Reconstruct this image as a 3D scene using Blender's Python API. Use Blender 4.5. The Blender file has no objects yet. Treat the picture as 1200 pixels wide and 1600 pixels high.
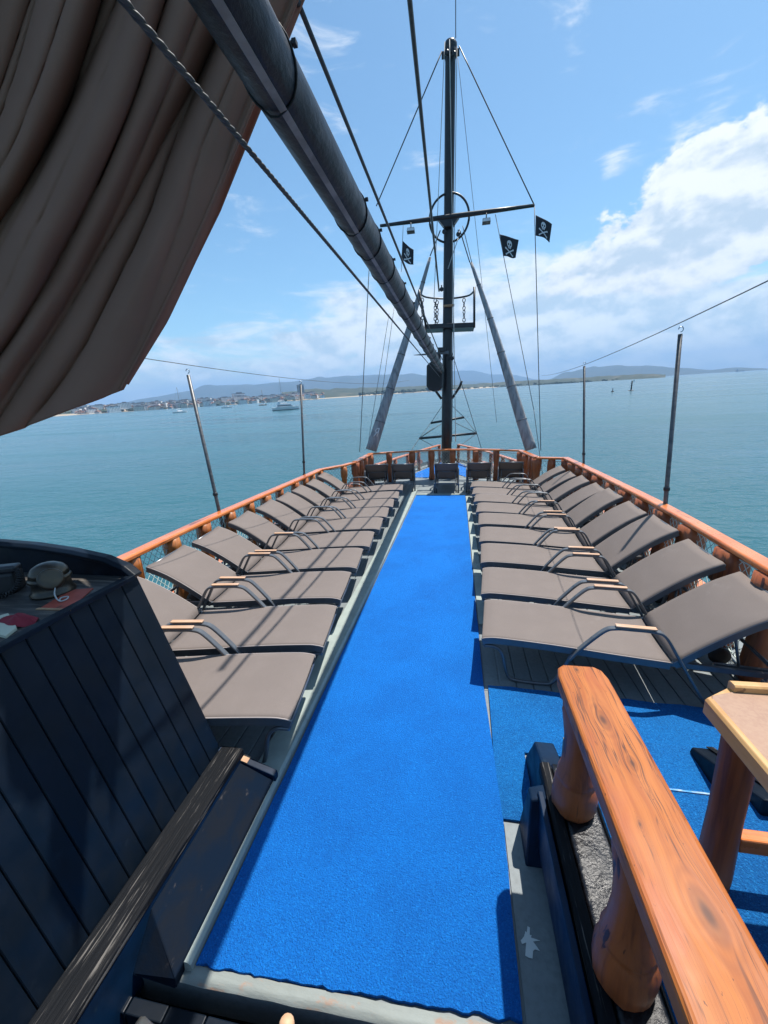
import bpy, bmesh, math, random
from mathutils import Vector, Matrix, Quaternion, noise as mnoise
rnd = random.Random(7)
SC = bpy.context.scene
COL = SC.collection
R_ = math.radians
# ------------------------------------------------------------------ camera, world, sun
# "ship frame": X starboard, Y to the bow, Z up from the main deck, origin on the deck under the eye.
FPX, EYE = 620.0, Vector((0, 0, 2.0))
UP_S = Vector((-0.0130, -0.0432, 0.99898)).normalized()      # sea vertical seen from the (slightly trimmed) ship
SEA_H = 5.5                                                  # eye above the water
TQ = UP_S.rotation_difference(Vector((0, 0, 1))).to_matrix()
T = Matrix.Translation((0, 0, SEA_H)) @ TQ.to_4x4() @ Matrix.Translation(-EYE)
def cam_axes(yaw, pitch, roll):
    y, p, r = R_(yaw), R_(pitch), R_(roll)
    fw = Vector((-math.sin(y)*math.cos(p), math.cos(y)*math.cos(p), -math.sin(p)))
    rt = Vector((math.cos(y), math.sin(y), 0)); up = rt.cross(fw)
    return math.cos(r)*rt - math.sin(r)*up, math.sin(r)*rt + math.cos(r)*up, fw
RT, UP, FW = cam_axes(10.743, 14.363, 2.357)
cd = bpy.data.cameras.new('camera'); cam = bpy.data.objects.new('camera', cd); COL.objects.link(cam)
cd.sensor_fit = 'VERTICAL'; cd.sensor_height = 24; cd.lens = FPX/1600*24
cd.clip_start = 0.05; cd.clip_end = 60000
m = Matrix((( RT.x, UP.x, -FW.x, EYE.x), (RT.y, UP.y, -FW.y, EYE.y), (RT.z, UP.z, -FW.z, EYE.z), (0, 0, 0, 1)))
cam.matrix_world = T @ m
SC.camera = cam
SUN_S = Vector((0.257, 0.285, 1)).normalized()                # towards the sun, ship frame
SUN_W = (TQ @ SUN_S).normalized()
SUN_EL = math.asin(SUN_W.z); SUN_AZ = math.atan2(SUN_W.x, SUN_W.y)
sd = bpy.data.lights.new('sun', 'SUN'); sun = bpy.data.objects.new('sun', sd); COL.objects.link(sun)
sd.energy = 4.4; sd.angle = R_(0.53); sd.color = (1.0, 0.95, 0.88)
sun.rotation_euler = SUN_W.to_track_quat('Z', 'Y').to_euler(); sun.location = (0, 0, 60)
SC.view_settings.view_transform = 'Standard'; SC.view_settings.look = 'None'
SC.view_settings.exposure = 0.85; SC.view_settings.gamma = 1.0
SC.cycles.max_bounces = 8; SC.cycles.transparent_max_bounces = 12
SC.cycles.volume_bounces = 0

def ray(u, v):
    return ((u-600)/FPX)*RT + (-(v-800)/FPX)*UP + FW
def at(u, v, axis, val):                                      # photo pixel -> ship-frame point on a given plane
    d = ray(u, v); return EYE + d*((val-EYE[axis])/d[axis])
def pz(u, v, z): return at(u, v, 2, z)
def py(u, v, y): return at(u, v, 1, y)
def azel(u, v):
    d = (TQ @ ray(u, v)).normalized(); return math.atan2(d.x, d.y), math.asin(d.z)
def far(u, v, D):                                             # world point at horizontal distance D in a pixel's bearing
    a, e = azel(u, v); return Vector((D*math.sin(a), D*math.cos(a), SEA_H + D*math.tan(e)))

# ---- world: Nishita sky with clouds by direction
W = bpy.data.worlds.new('World'); SC.world = W; W.use_nodes = True
nt = W.node_tree; nt.nodes.clear()
def N(t, **k):
    n = nt.nodes.new(t)
    for a, b in k.items(): setattr(n, a, b)
    return n
def L(a, b): nt.links.new(a, b)
def M(op, a, b=None, c=None, clamp=False):
    n = N('ShaderNodeMath', operation=op, use_clamp=clamp)
    for i, x in enumerate((a, b, c)):
        if x is None: continue
        if isinstance(x, (int, float)): n.inputs[i].default_value = x
        else: L(x, n.inputs[i])
    return n.outputs[0]
sky = N('ShaderNodeTexSky', sky_type='NISHITA'); sky.sun_disc = False
sky.sun_elevation = SUN_EL; sky.sun_rotation = SUN_AZ
sky.air_density = 1.0; sky.dust_density = 0.6; sky.ozone_density = 1.6; sky.altitude = 0
tc = N('ShaderNodeTexCoord'); sx = N('ShaderNodeSeparateXYZ'); L(tc.outputs['Generated'], sx.inputs[0])
az = M('ARCTAN2', sx.outputs[0], sx.outputs[1]); el = M('ARCSINE', sx.outputs[2])
cmb = N('ShaderNodeCombineXYZ'); L(M('MULTIPLY', az, 1.0), cmb.inputs[0]); L(M('MULTIPLY', el, 1.7), cmb.inputs[1])
def fbm(scale, detail, rough, off, dist=0.0, vec=None):
    mp = N('ShaderNodeVectorMath', operation='ADD'); L(vec or cmb.outputs[0], mp.inputs[0]); mp.inputs[1].default_value = off
    n = N('ShaderNodeTexNoise'); n.inputs['Scale'].default_value = scale; n.inputs['Detail'].default_value = detail
    n.inputs['Roughness'].default_value = rough; n.inputs['Distortion'].default_value = dist
    L(mp.outputs[0], n.inputs['Vector']); return n.outputs['Fac']
def blob(u, v, du, dv, amp, rot=0.0):
    a0, e0 = azel(u, v); sa = abs(azel(u+du, v)[0]-a0); se = abs(azel(u, v-dv)[1]-e0)
    da = M('SUBTRACT', az, a0); de = M('SUBTRACT', el, e0)
    if rot:
        c, s = math.cos(rot), math.sin(rot)
        da, de = M('ADD', M('MULTIPLY', da, c), M('MULTIPLY', de, s)), M('SUBTRACT', M('MULTIPLY', de, c), M('MULTIPLY', da, s))
    x = M('DIVIDE', da, sa); y = M('DIVIDE', de, se)
    r = M('ADD', M('MULTIPLY', x, x), M('MULTIPLY', y, y))
    return M('MULTIPLY', M('POWER', 2.718, M('MULTIPLY', r, -1.0)), amp)
def ssum(l):
    s = l[0]
    for k in l[1:]: s = M('ADD', s, k)
    return s
def ramp(x, a, b):
    n = N('ShaderNodeMapRange', interpolation_type='SMOOTHSTEP'); L(x, n.inputs[0])
    n.inputs[1].default_value = a; n.inputs[2].default_value = b; return n.outputs[0]
# heaped cloud to the right
n1 = fbm(5.0, 9, 0.56, (3.1, 1.7, 0), 0.25); n2 = fbm(16, 6, 0.6, (1.2, 8.3, 2), 0.2)
big = ssum([blob(1110, 330, 150, 95, 0.72), blob(1180, 300, 120, 85, 0.5), blob(985, 400, 130, 55, 0.45), blob(1140, 400, 190, 40, 0.30), blob(905, 440, 120, 40, 0.22),
            blob(1500, 350, 260, 120, 0.5), blob(1060, 255, 60, 30, 0.15), blob(1010, 260, 60, 45, -0.12)])
cum = ramp(M('ADD', M('ADD', M('MULTIPLY', M('SUBTRACT', n1, 0.5), 1.7), M('MULTIPLY', M('SUBTRACT', n2, 0.5), 1.0)), big), 0.26, 0.42)
# thin layered cloud low over the hills
cm2 = N('ShaderNodeCombineXYZ'); L(M('MULTIPLY', az, 1.0), cm2.inputs[0]); L(M('MULTIPLY', el, 3.6), cm2.inputs[1])
n3 = fbm(6.0, 8, 0.6, (7.7, 0.4, 4), 0.5, cm2.outputs[0])
low = ssum([blob(620, 515, 170, 45, 0.36), blob(860, 490, 260, 75, 0.46), blob(1100, 510, 260, 70, 0.36), blob(470, 452, 50, 14, 0.12), blob(545, 470, 45, 24, 0.22),
            blob(760, 420, 110, 50, 0.10), blob(955, 262, 26, 22, 0.27, 0.6), blob(1110, 185, 70, 40, 0.16, 0.5), blob(330, 550, 200, 30, 0.10), M('MULTIPLY', M('POWER', 2.718, M('MULTIPLY', M('MULTIPLY', el, el), -70.0)), 0.42)])
thin = M('MULTIPLY', ramp(M('ADD', M('MULTIPLY', M('SUBTRACT', n3, 0.5), 1.15), low), 0.06, 0.42), 0.85)
# light and shade inside the cloud masses
n4 = fbm(5.0, 9, 0.56, (3.115, 1.745, 0), 0.25); n5 = fbm(16, 6, 0.6, (1.21, 8.325, 2), 0.2)
tone = ramp(ssum([M('MULTIPLY', M('SUBTRACT', n1, n4), 3.2), M('MULTIPLY', M('SUBTRACT', n2, n5), 1.6), blob(1035, 398, 120, 24, -0.75), blob(1120, 345, 55, 26, -0.22), blob(1080, 290, 120, 30, 0.2), M('MULTIPLY', M('SUBTRACT', el, 0.28), 0.7)]), -0.62, 0.25)
ccol = N('ShaderNodeMix', data_type='RGBA'); L(tone, ccol.inputs[0]); ccol.inputs[6].default_value = (0.36, 0.44, 0.52, 1); ccol.inputs[7].default_value = (0.62, 0.645, 0.665, 1)
tint = N('ShaderNodeMix', data_type='RGBA', blend_type='MULTIPLY'); tint.inputs[0].default_value = 1.0
L(sky.outputs[0], tint.inputs[6]); tint.inputs[7].default_value = (0.84, 1.10, 1.13, 1)
SKY_STR = 0.086
cscale = N('ShaderNodeMix', data_type='RGBA', blend_type='MULTIPLY'); cscale.inputs[0].default_value = 1.0
L(ccol.outputs[2], cscale.inputs[6]); cscale.inputs[7].default_value = (1/SKY_STR,)*3 + (1,)
mx1 = N('ShaderNodeMix', data_type='RGBA'); L(thin, mx1.inputs[0]); L(tint.outputs[2], mx1.inputs[6]); L(cscale.outputs[2], mx1.inputs[7])
mx2 = N('ShaderNodeMix', data_type='RGBA'); L(M('MULTIPLY', M('MULTIPLY', cum, ramp(big, 0.05, 0.17)), 0.97), mx2.inputs[0]); L(mx1.outputs[2], mx2.inputs[6]); L(cscale.outputs[2], mx2.inputs[7])
bg = N('ShaderNodeBackground'); bg.inputs[1].default_value = SKY_STR; L(mx2.outputs[2], bg.inputs[0])
wo = N('ShaderNodeOutputWorld'); L(bg.outputs[0], wo.inputs[0])

# ------------------------------------------------------------------ materials
def mat(name, base, rough=0.5, metal=0.0, var=None, vscale=8.0, vstretch=(1, 1, 1), fine=None, fscale=60.0,
        bump=0.0, bscale=40.0, bdist=0.01, bstretch=(1, 1, 1), coat=0.0, spec=0.5, lo=0.35, hi=0.65, wear=None, wscale=6.0, wlo=0.6, whi=0.66,
        trans=0.0, rvar=0.0):
    mt = bpy.data.materials.new(name); mt.use_nodes = True; t = mt.node_tree
    b = t.nodes['Principled BSDF']
    b.inputs['Base Color'].default_value = (*base, 1); b.inputs['Roughness'].default_value = rough; b.inputs['Metallic'].default_value = metal
    b.inputs['Specular IOR Level'].default_value = spec; b.inputs['Coat Weight'].default_value = coat; b.inputs['Coat Roughness'].default_value = 0.12
    tc = t.nodes.new('ShaderNodeTexCoord')
    def nz(scale, stretch, detail=6, rough=0.6, dist=0.0):
        mp = t.nodes.new('ShaderNodeMapping'); mp.inputs['Scale'].default_value = stretch; t.links.new(tc.outputs['Object'], mp.inputs[0])
        n = t.nodes.new('ShaderNodeTexNoise'); n.inputs['Scale'].default_value = scale; n.inputs['Detail'].default_value = detail
        n.inputs['Roughness'].default_value = rough; n.inputs['Distortion'].default_value = dist
        t.links.new(mp.outputs[0], n.inputs['Vector']); return n.outputs['Fac']
    def rmp(x, a, c):
        n = t.nodes.new('ShaderNodeMapRange'); n.interpolation_type = 'SMOOTHSTEP'; t.links.new(x, n.inputs[0])
        n.inputs[1].default_value = a; n.inputs[2].default_value = c; return n.outputs[0]
    def mix(f, a, c):
        n = t.nodes.new('ShaderNodeMix'); n.data_type = 'RGBA'; t.links.new(f, n.inputs[0])
        for i, x in ((6, a), (7, c)):
            if isinstance(x, tuple): n.inputs[i].default_value = (*x, 1)
            else: t.links.new(x, n.inputs[i])
        return n.outputs[2]
    c = tuple(base)
    if var: c = mix(rmp(nz(vscale, vstretch, dist=0.4), lo, hi), c, tuple(var))
    if fine: c = mix(rmp(nz(fscale, vstretch), lo, hi), c, tuple(fine))
    if wear: c = mix(rmp(nz(wscale, vstretch, 9, 0.68), wlo, whi), c, tuple(wear))
    if not isinstance(c, tuple): t.links.new(c, b.inputs['Base Color'])
    if rvar:
        n = t.nodes.new('ShaderNodeMapRange'); t.links.new(nz(9, (1, 1, 1)), n.inputs[0])
        n.inputs[1].default_value = 0.3; n.inputs[2].default_value = 0.7; n.inputs[3].default_value = max(0.03, rough-rvar); n.inputs[4].default_value = min(1, rough+rvar)
        t.links.new(n.outputs[0], b.inputs['Roughness'])
    if bump:
        bp = t.nodes.new('ShaderNodeBump'); bp.inputs['Strength'].default_value = bump; bp.inputs['Distance'].default_value = bdist
        t.links.new(nz(bscale, bstretch), bp.inputs['Height']); t.links.new(bp.outputs[0], b.inputs['Normal'])
    return mt
def wood(name, base, dark, axis, rough=0.32, coat=0.5, knots=True, worn=None):
    st = [16, 16, 16]; st[axis] = 0.9
    mt = mat(name, base, rough, var=dark, vscale=1.6, vstretch=tuple(st), lo=0.42, hi=0.72, bump=0.25, bscale=3, bdist=0.004, bstretch=tuple(s*1.5 for s in st), coat=coat, rvar=0.1)
    t = mt.node_tree; b = t.nodes['Principled BSDF']; src = b.inputs['Base Color'].links[0].from_socket
    tc = t.nodes.new('ShaderNodeTexCoord')
    # fine dark cracks along the grain
    mp = t.nodes.new('ShaderNodeMapping'); s2 = [38, 38, 38]; s2[axis] = 1.1; mp.inputs['Scale'].default_value = s2; t.links.new(tc.outputs['Object'], mp.inputs[0])
    n = t.nodes.new('ShaderNodeTexNoise'); n.inputs['Scale'].default_value = 1.0; n.inputs['Detail'].default_value = 4; t.links.new(mp.outputs[0], n.inputs['Vector'])
    r = t.nodes.new('ShaderNodeMapRange'); t.links.new(n.outputs['Fac'], r.inputs[0]); r.inputs[1].default_value = 0.635; r.inputs[2].default_value = 0.68; r.interpolation_type = 'SMOOTHSTEP'
    mx = t.nodes.new('ShaderNodeMix'); mx.data_type = 'RGBA'; t.links.new(r.outputs[0], mx.inputs[0]); t.links.new(src, mx.inputs[6]); mx.inputs[7].default_value = (dark[0]*.35, dark[1]*.3, dark[2]*.3, 1)
    out = mx.outputs[2]
    # broad patches: bleached and dark lots
    n = t.nodes.new('ShaderNodeTexNoise'); n.inputs['Scale'].default_value = 2.2; n.inputs['Detail'].default_value = 5; t.links.new(tc.outputs['Object'], n.inputs['Vector'])
    r = t.nodes.new('ShaderNodeMapRange'); t.links.new(n.outputs['Fac'], r.inputs[0]); r.inputs[1].default_value = 0.4; r.inputs[2].default_value = 0.7; r.interpolation_type = 'SMOOTHSTEP'
    mx = t.nodes.new('ShaderNodeMix'); mx.data_type = 'RGBA'; mx.inputs[7].default_value = (*(worn or (base[0]*1.15, base[1]*1.5, base[2]*2.2)), 1)
    mm = t.nodes.new('ShaderNodeMath'); mm.operation = 'MULTIPLY'; mm.inputs[1].default_value = 0.55; t.links.new(r.outputs[0], mm.inputs[0]); t.links.new(mm.outputs[0], mx.inputs[0]); t.links.new(out, mx.inputs[6]); out = mx.outputs[2]
    if knots:
        mp = t.nodes.new('ShaderNodeMapping'); s3 = [7, 7, 7]; s3[axis] = 2.6; mp.inputs['Scale'].default_value = s3; t.links.new(tc.outputs['Object'], mp.inputs[0])
        v = t.nodes.new('ShaderNodeTexVoronoi'); v.inputs['Scale'].default_value = 0.8; t.links.new(mp.outputs[0], v.inputs['Vector'])
        r = t.nodes.new('ShaderNodeMapRange'); t.links.new(v.outputs['Distance'], r.inputs[0]); r.inputs[1].default_value = 0.05; r.inputs[2].default_value = 0.17; r.inputs[3].default_value = 0.8; r.inputs[4].default_value = 0; r.interpolation_type = 'SMOOTHSTEP'
        mx = t.nodes.new('ShaderNodeMix'); mx.data_type = 'RGBA'; t.links.new(r.outputs[0], mx.inputs[0]); t.links.new(out, mx.inputs[6]); mx.inputs[7].default_value = (dark[0]*.4, dark[1]*.35, dark[2]*.35, 1); out = mx.outputs[2]
    t.links.new(out, b.inputs['Base Color'])
    return mt
MT = {}
def carpet_mat(name, base, dark, light):
    mt = mat(name, base, 0.85, var=dark, vscale=1.7, lo=0.3, hi=0.8, bump=1.0, bscale=150, bdist=0.02, spec=0.25)
    t = mt.node_tree; b = t.nodes['Principled BSDF']; src = b.inputs['Base Color'].links[0].from_socket
    tc = t.nodes.new('ShaderNodeTexCoord')
    for sc, a, c, f, w in ((130, 0.5, 0.68, light, 0.7), (95, 0.52, 0.66, dark, 0.85), (30, 0.5, 0.75, dark, 0.25)):
        n = t.nodes.new('ShaderNodeTexNoise'); n.inputs['Scale'].default_value = sc; n.inputs['Detail'].default_value = 3; n.inputs['Roughness'].default_value = 0.7; n.inputs['Distortion'].default_value = 0.8
        mp = t.nodes.new('ShaderNodeMapping'); mp.inputs['Location'].default_value = (sc, 2*sc, 0); t.links.new(tc.outputs['Object'], mp.inputs[0]); t.links.new(mp.outputs[0], n.inputs['Vector'])
        r = t.nodes.new('ShaderNodeMapRange'); t.links.new(n.outputs['Fac'], r.inputs[0]); r.inputs[1].default_value = a; r.inputs[2].default_value = c; r.inputs[4].default_value = w
        mx = t.nodes.new('ShaderNodeMix'); mx.data_type = 'RGBA'; t.links.new(r.outputs[0], mx.inputs[0]); t.links.new(src, mx.inputs[6]); mx.inputs[7].default_value = (*f, 1); src = mx.outputs[2]
    t.links.new(src, b.inputs['Base Color']); return mt
MT['carpet'] = carpet_mat('blue_turf', (0.0, 0.150, 0.56), (0.0, 0.105, 0.42), (0.008, 0.25, 0.74))
MT['carpet_old'] = carpet_mat('blue_turf_worn', (0.0, 0.145, 0.46), (0.0, 0.075, 0.26), (0.02, 0.28, 0.68))
MT['fabric'] = mat('textilene', (0.212, 0.176, 0.158), 0.8, var=(0.24, 0.20, 0.18), vscale=5, fine=(0.17, 0.142, 0.128), fscale=380, lo=0.3, hi=0.75, bump=0.25, bscale=500, bdist=0.002, wear=(0.30, 0.265, 0.245), wscale=4, wlo=0.62, whi=0.8, spec=0.3)
_t = MT['fabric'].node_tree; _b = _t.nodes['Principled BSDF']; _tr = _t.nodes.new('ShaderNodeBsdfTranslucent'); _mx = _t.nodes.new('ShaderNodeMixShader'); _mx.inputs[0].default_value = 0.22
_tr.inputs[0].default_value = (0.25, 0.21, 0.19, 1); _t.links.new(_b.outputs[0], _mx.inputs[1]); _t.links.new(_tr.outputs[0], _mx.inputs[2]); _t.links.new(_mx.outputs[0], _t.nodes['Material Output'].inputs[0])
MT['piping'] = mat('seat_piping', (0.30, 0.26, 0.245), 0.7)
MT['frame'] = mat('gunmetal_tube', (0.13, 0.135, 0.145), 0.3, 0.5, var=(0.14, 0.15, 0.16), vscale=20)
MT['slat'] = wood('pale_slat', (0.55, 0.33, 0.19), (0.32, 0.17, 0.09), 0, 0.6, 0.0, False)
MT['rubber'] = mat('black_rubber', (0.015, 0.015, 0.016), 0.6)
MT['rail_y'] = wood('varnished_rail', (0.60, 0.155, 0.022), (0.34, 0.075, 0.012), 1, 0.3, 0.45, True, (0.66, 0.24, 0.085))
MT['rail_x'] = wood('varnished_rail_across', (0.57, 0.16, 0.03), (0.33, 0.075, 0.014), 0, 0.3, 0.45, True, (0.66, 0.24, 0.085))
MT['log'] = wood('varnished_log', (0.42, 0.13, 0.025), (0.20, 0.05, 0.012), 2, 0.4, 0.3, False)
MT['log_dark'] = wood('red_log', (0.34, 0.088, 0.022), (0.14, 0.033, 0.012), 2, 0.5, 0.08, False)
MT['deck'] = mat('deck_paint', (0.155, 0.18, 0.19), 0.6, var=(0.20, 0.225, 0.225), vscale=3, fine=(0.13, 0.15, 0.155), fscale=40, lo=0.35, hi=0.8, bump=0.1, bscale=60, wear=(0.30, 0.30, 0.28), wscale=5, wlo=0.64, whi=0.72)
MT['curb'] = mat('curb_paint', (0.28, 0.325, 0.30), 0.65, var=(0.235, 0.275, 0.255), vscale=5, bump=0.25, bscale=30, bdist=0.006, wear=(0.24, 0.25, 0.23), wscale=7, wlo=0.60, whi=0.68)
MT['lip'] = mat('lip_paint', (0.23, 0.255, 0.24), 0.7, var=(0.19, 0.21, 0.195), vscale=7, vstretch=(.4, 1, 1), bump=0.5, bscale=22, bdist=0.01, bstretch=(.3, 1, 1), wear=(0.27, 0.18, 0.13), wscale=9, wlo=0.54, whi=0.62)
MT['navy'] = mat('navy_gloss', (0.0020, 0.0065, 0.0150), 0.5, spec=0.2, var=(0.0016, 0.0045, 0.009), vscale=2.5, bump=0.10, bscale=14, bdist=0.006, wear=(0.012, 0.019, 0.028), wscale=7, wlo=0.60, whi=0.76, rvar=0.16)
MT['navy_blue'] = mat('navy_blue_gloss', (0.002, 0.017, 0.048), 0.5, spec=0.2, var=(0.0015, 0.009, 0.025), vscale=4, bump=0.08, bscale=14, bdist=0.006, wear=(0.012, 0.03, 0.05), wscale=7, wlo=0.62, whi=0.7, rvar=0.12)
MT['navy_scuffed'] = mat('navy_scuffed', (0.0025, 0.008, 0.019), 0.75, spec=0.04, var=(0.006, 0.009, 0.015), vscale=5, vstretch=(2, 1, 2), wear=(0.05, 0.045, 0.045), wscale=9, wlo=0.62, whi=0.74, bump=.2, bscale=30)
MT['weather'] = mat('weathered_trim', (0.004, 0.005, 0.007), 0.7, spec=0.15, var=(0.011, 0.011, 0.012), vscale=2.0, vstretch=(30, 1.2, 30), lo=0.52, hi=0.72, bump=0.6, bscale=2.5, bdist=0.01, bstretch=(30, 1.5, 30), wear=(0.13, 0.12, 0.11), wscale=2.2, wlo=0.56, whi=0.66)
MT['topwood'] = mat('console_top', (0.035, 0.032, 0.03), 0.55, var=(0.14, 0.12, 0.10), vscale=1.8, vstretch=(2, 22, 22), lo=0.46, hi=0.68, bump=0.4, bscale=2, bdist=0.006, bstretch=(2, 22, 22))
MT['redworn'] = mat('red_worn_paint', (0.42, 0.08, 0.05), 0.6, var=(0.30, 0.05, 0.03), vscale=10, wear=(0.10, 0.05, 0.03), wscale=14, wlo=0.58, whi=0.64)
MT['rawwood'] = mat('raw_wood', (0.48, 0.29, 0.16), 0.7, var=(0.33, 0.18, 0.1), vscale=12)
MT['ledge'] = mat('black_gloss_ledge', (0.007, 0.007, 0.009), 0.3, bump=0.8, bscale=34, bdist=0.010, wear=(0.02, 0.02, 0.022), wscale=20, wlo=0.55, whi=0.7, rvar=0.1)
MT['black'] = mat('black_paint', (0.010, 0.011, 0.014), 0.4, var=(0.018, 0.019, 0.022), vscale=6, bump=0.15, bscale=10, bdist=0.01)
MT['boom'] = mat('boom_varnish', (0.004, 0.008, 0.017), 0.45, spec=0.3, var=(0.014, 0.017, 0.022), vscale=6, bump=0.85, bscale=60, bdist=0.003, bstretch=(1, .5, 1), rvar=0.12)
MT['batten'] = mat('pale_batten', (0.30, 0.28, 0.26), 0.6, var=(0.18, 0.165, 0.15), vscale=14)
MT['rope_dark'] = mat('tarred_cable', (0.022, 0.026, 0.030), 0.5, var=(0.05, 0.05, 0.05), vscale=30)
MT['rope_grey'] = mat('grey_line', (0.10, 0.11, 0.12), 0.6)
MT['rope_white'] = mat('white_line', (0.42, 0.42, 0.40), 0.7)
MT['cover'] = mat('grey_canvas', (0.33, 0.335, 0.345), 0.8, var=(0.15, 0.155, 0.165), vscale=2.2, vstretch=(6, 6, 1.2), lo=0.35, hi=0.75, bump=0.5, bscale=3, bdist=0.03, bstretch=(8, 8, 1))
MT['sail'] = mat('taupe_canvas', (0.285, 0.147, 0.104), 0.95, spec=0.02, var=(0.25, 0.13, 0.092), vscale=2.5, fine=(0.26, 0.135, 0.096), fscale=420, bump=0.3, bscale=420, bdist=0.002)
MT['net'] = mat('net_cord', (0.55, 0.64, 0.60), 0.7)
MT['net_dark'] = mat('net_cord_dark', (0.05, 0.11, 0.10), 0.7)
MT['flag'] = mat('black_flag', (0.022, 0.024, 0.030), 0.8)
MT['white'] = mat('white_paint', (0.72, 0.73, 0.74), 0.45, var=(0.62, 0.63, 0.64), vscale=4)
MT['emblem'] = mat('emblem_white', (0.66, 0.67, 0.68), 0.8)
MT['steel'] = mat('galvanised_pole', (0.075, 0.08, 0.085), 0.45, 0.5, var=(0.13, 0.13, 0.13), vscale=6, vstretch=(1, 1, 4))
MT['chrome'] = mat('bright_steel', (0.45, 0.46, 0.48), 0.25, 0.9)
MT['glass'] = mat('dark_glass', (0.02, 0.03, 0.04), 0.12)
MT['brass'] = mat('old_bronze', (0.10, 0.075, 0.05), 0.35, 0.7, var=(0.05, 0.045, 0.04), vscale=14)
MT['tablebrown'] = mat('table_board', (0.30, 0.175, 0.112), 0.5, var=(0.265, 0.15, 0.096), vscale=4, fine=(0.32, 0.195, 0.125), fscale=90, wear=(0.38, 0.27, 0.20), wscale=9, wlo=0.70, whi=0.74)
MT['pine'] = wood('pine_edging', (0.48, 0.26, 0.085), (0.36, 0.17, 0.05), 1, 0.45, 0.1, False)
MT['redcloth'] = mat('crimson_cloth', (0.20, 0.01, 0.022), 0.8)
MT['paper'] = mat('cream_card', (0.50, 0.50, 0.38), 0.7)
MT['fray'] = mat('frayed_turf_edge', (0.05, 0.24, 0.50), 0.9, var=(0.32, 0.42, 0.50), vscale=30)
MT['splat'] = mat('white_splat', (0.55, 0.57, 0.55), 0.8)
def plank_top(name, knots):
    """varnished softwood with explicit knots: the grain bends round each of them"""
    mt = bpy.data.materials.new(name); mt.use_nodes = True; t = mt.node_tree; b = t.nodes['Principled BSDF']; LK = t.links.new
    b.inputs['Coat Weight'].default_value = 0.06; b.inputs['Coat Roughness'].default_value = 0.3; b.inputs['Specular IOR Level'].default_value = 0.3
    def m(op, a, c=None, d=None):
        n = t.nodes.new('ShaderNodeMath'); n.operation = op
        for i, x in enumerate((a, c, d)):
            if x is None: continue
            if isinstance(x, (int, float)): n.inputs[i].default_value = x
            else: LK(x, n.inputs[i])
        return n.outputs[0]
    tc = t.nodes.new('ShaderNodeTexCoord'); s = t.nodes.new('ShaderNodeSeparateXYZ'); LK(tc.outputs['Object'], s.inputs[0]); x, y, z = s.outputs
    n0 = t.nodes.new('ShaderNodeTexNoise'); n0.inputs['Scale'].default_value = 5; n0.inputs['Detail'].default_value = 2; LK(tc.outputs['Object'], n0.inputs['Vector'])
    xw = m('ADD', x, m('MULTIPLY', m('SUBTRACT', n0.outputs['Fac'], .5), .03)); dark = None; ring = None
    for kx, ky, sz in knots:
        dx = m('SUBTRACT', xw, kx); dy = m('MULTIPLY', m('SUBTRACT', y, ky), .42); r2 = m('ADD', m('MULTIPLY', dx, dx), m('MULTIPLY', dy, dy))
        g = m('EXPONENT', m('MULTIPLY', r2, -1/(sz*sz*2.6))); g2 = m('EXPONENT', m('MULTIPLY', r2, -1/(sz*sz*.30)))
        xw = m('ADD', xw, m('MULTIPLY', m('MULTIPLY', dx, g), -.75))
        rg = m('MULTIPLY', m('MULTIPLY_ADD', m('SINE', m('MULTIPLY', m('SQRT', r2), 3.2*6.283/sz*.5)), .5, .5), g)
        dark = g2 if dark is None else m('MAXIMUM', dark, g2); ring = rg if ring is None else m('MAXIMUM', ring, rg)
    cb = t.nodes.new('ShaderNodeCombineXYZ'); LK(xw, cb.inputs[0]); LK(y, cb.inputs[1]); LK(z, cb.inputs[2])
    def nz(st, det, loc):
        mp = t.nodes.new('ShaderNodeMapping'); mp.inputs['Scale'].default_value = st; mp.inputs['Location'].default_value = loc; LK(cb.outputs[0], mp.inputs[0])
        n = t.nodes.new('ShaderNodeTexNoise'); n.inputs['Scale'].default_value = 1; n.inputs['Detail'].default_value = det; n.inputs['Roughness'].default_value = .55; LK(mp.outputs[0], n.inputs['Vector']); return n.outputs['Fac']
    def sm(v, a, c, o=1.0):
        n = t.nodes.new('ShaderNodeMapRange'); n.interpolation_type = 'SMOOTHSTEP'; LK(v, n.inputs[0]); n.inputs[1].default_value = a; n.inputs[2].default_value = c; n.inputs[4].default_value = o; return n.outputs[0]
    def mix(f, a, c):
        n = t.nodes.new('ShaderNodeMix'); n.data_type = 'RGBA'; LK(f, n.inputs[0])
        for i, q in ((6, a), (7, c)):
            if isinstance(q, tuple): n.inputs[i].default_value = (*q, 1)
            else: LK(q, n.inputs[i])
        return n.outputs[2]
    c = mix(sm(nz((45, 1.6, 20), 5, (0, 0, 0)), .35, .7), (0.39, 0.118, 0.020), (0.27, 0.066, 0.011))
    c = mix(sm(nz((4, 1.3, 4), 4, (3, 1, 0)), .4, .72, .6), c, (0.41, 0.148, 0.042))
    c = mix(sm(nz((7, 2.5, 7), 5, (9, 4, 0)), .55, .75, .5), c, (0.31, 0.060, 0.022))
    crack = m('ABSOLUTE', m('SUBTRACT', nz((38, .9, 12), 3, (1.7, 5, 0)), .5))
    c = mix(m('MULTIPLY', sm(crack, .020, .0, .95), sm(nz((9, 3, 9), 3, (0, 8, 2)), .42, .6)), c, (0.075, 0.024, 0.012))
    crack2 = m('ABSOLUTE', m('SUBTRACT', nz((75, 1.7, 20), 2, (4.7, 2, 0)), .5))
    c = mix(m('MULTIPLY', sm(crack2, .016, .0, .7), sm(nz((6, 2, 6), 3, (5, 1, 2)), .45, .6)), c, (0.11, 0.035, 0.014))
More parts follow.
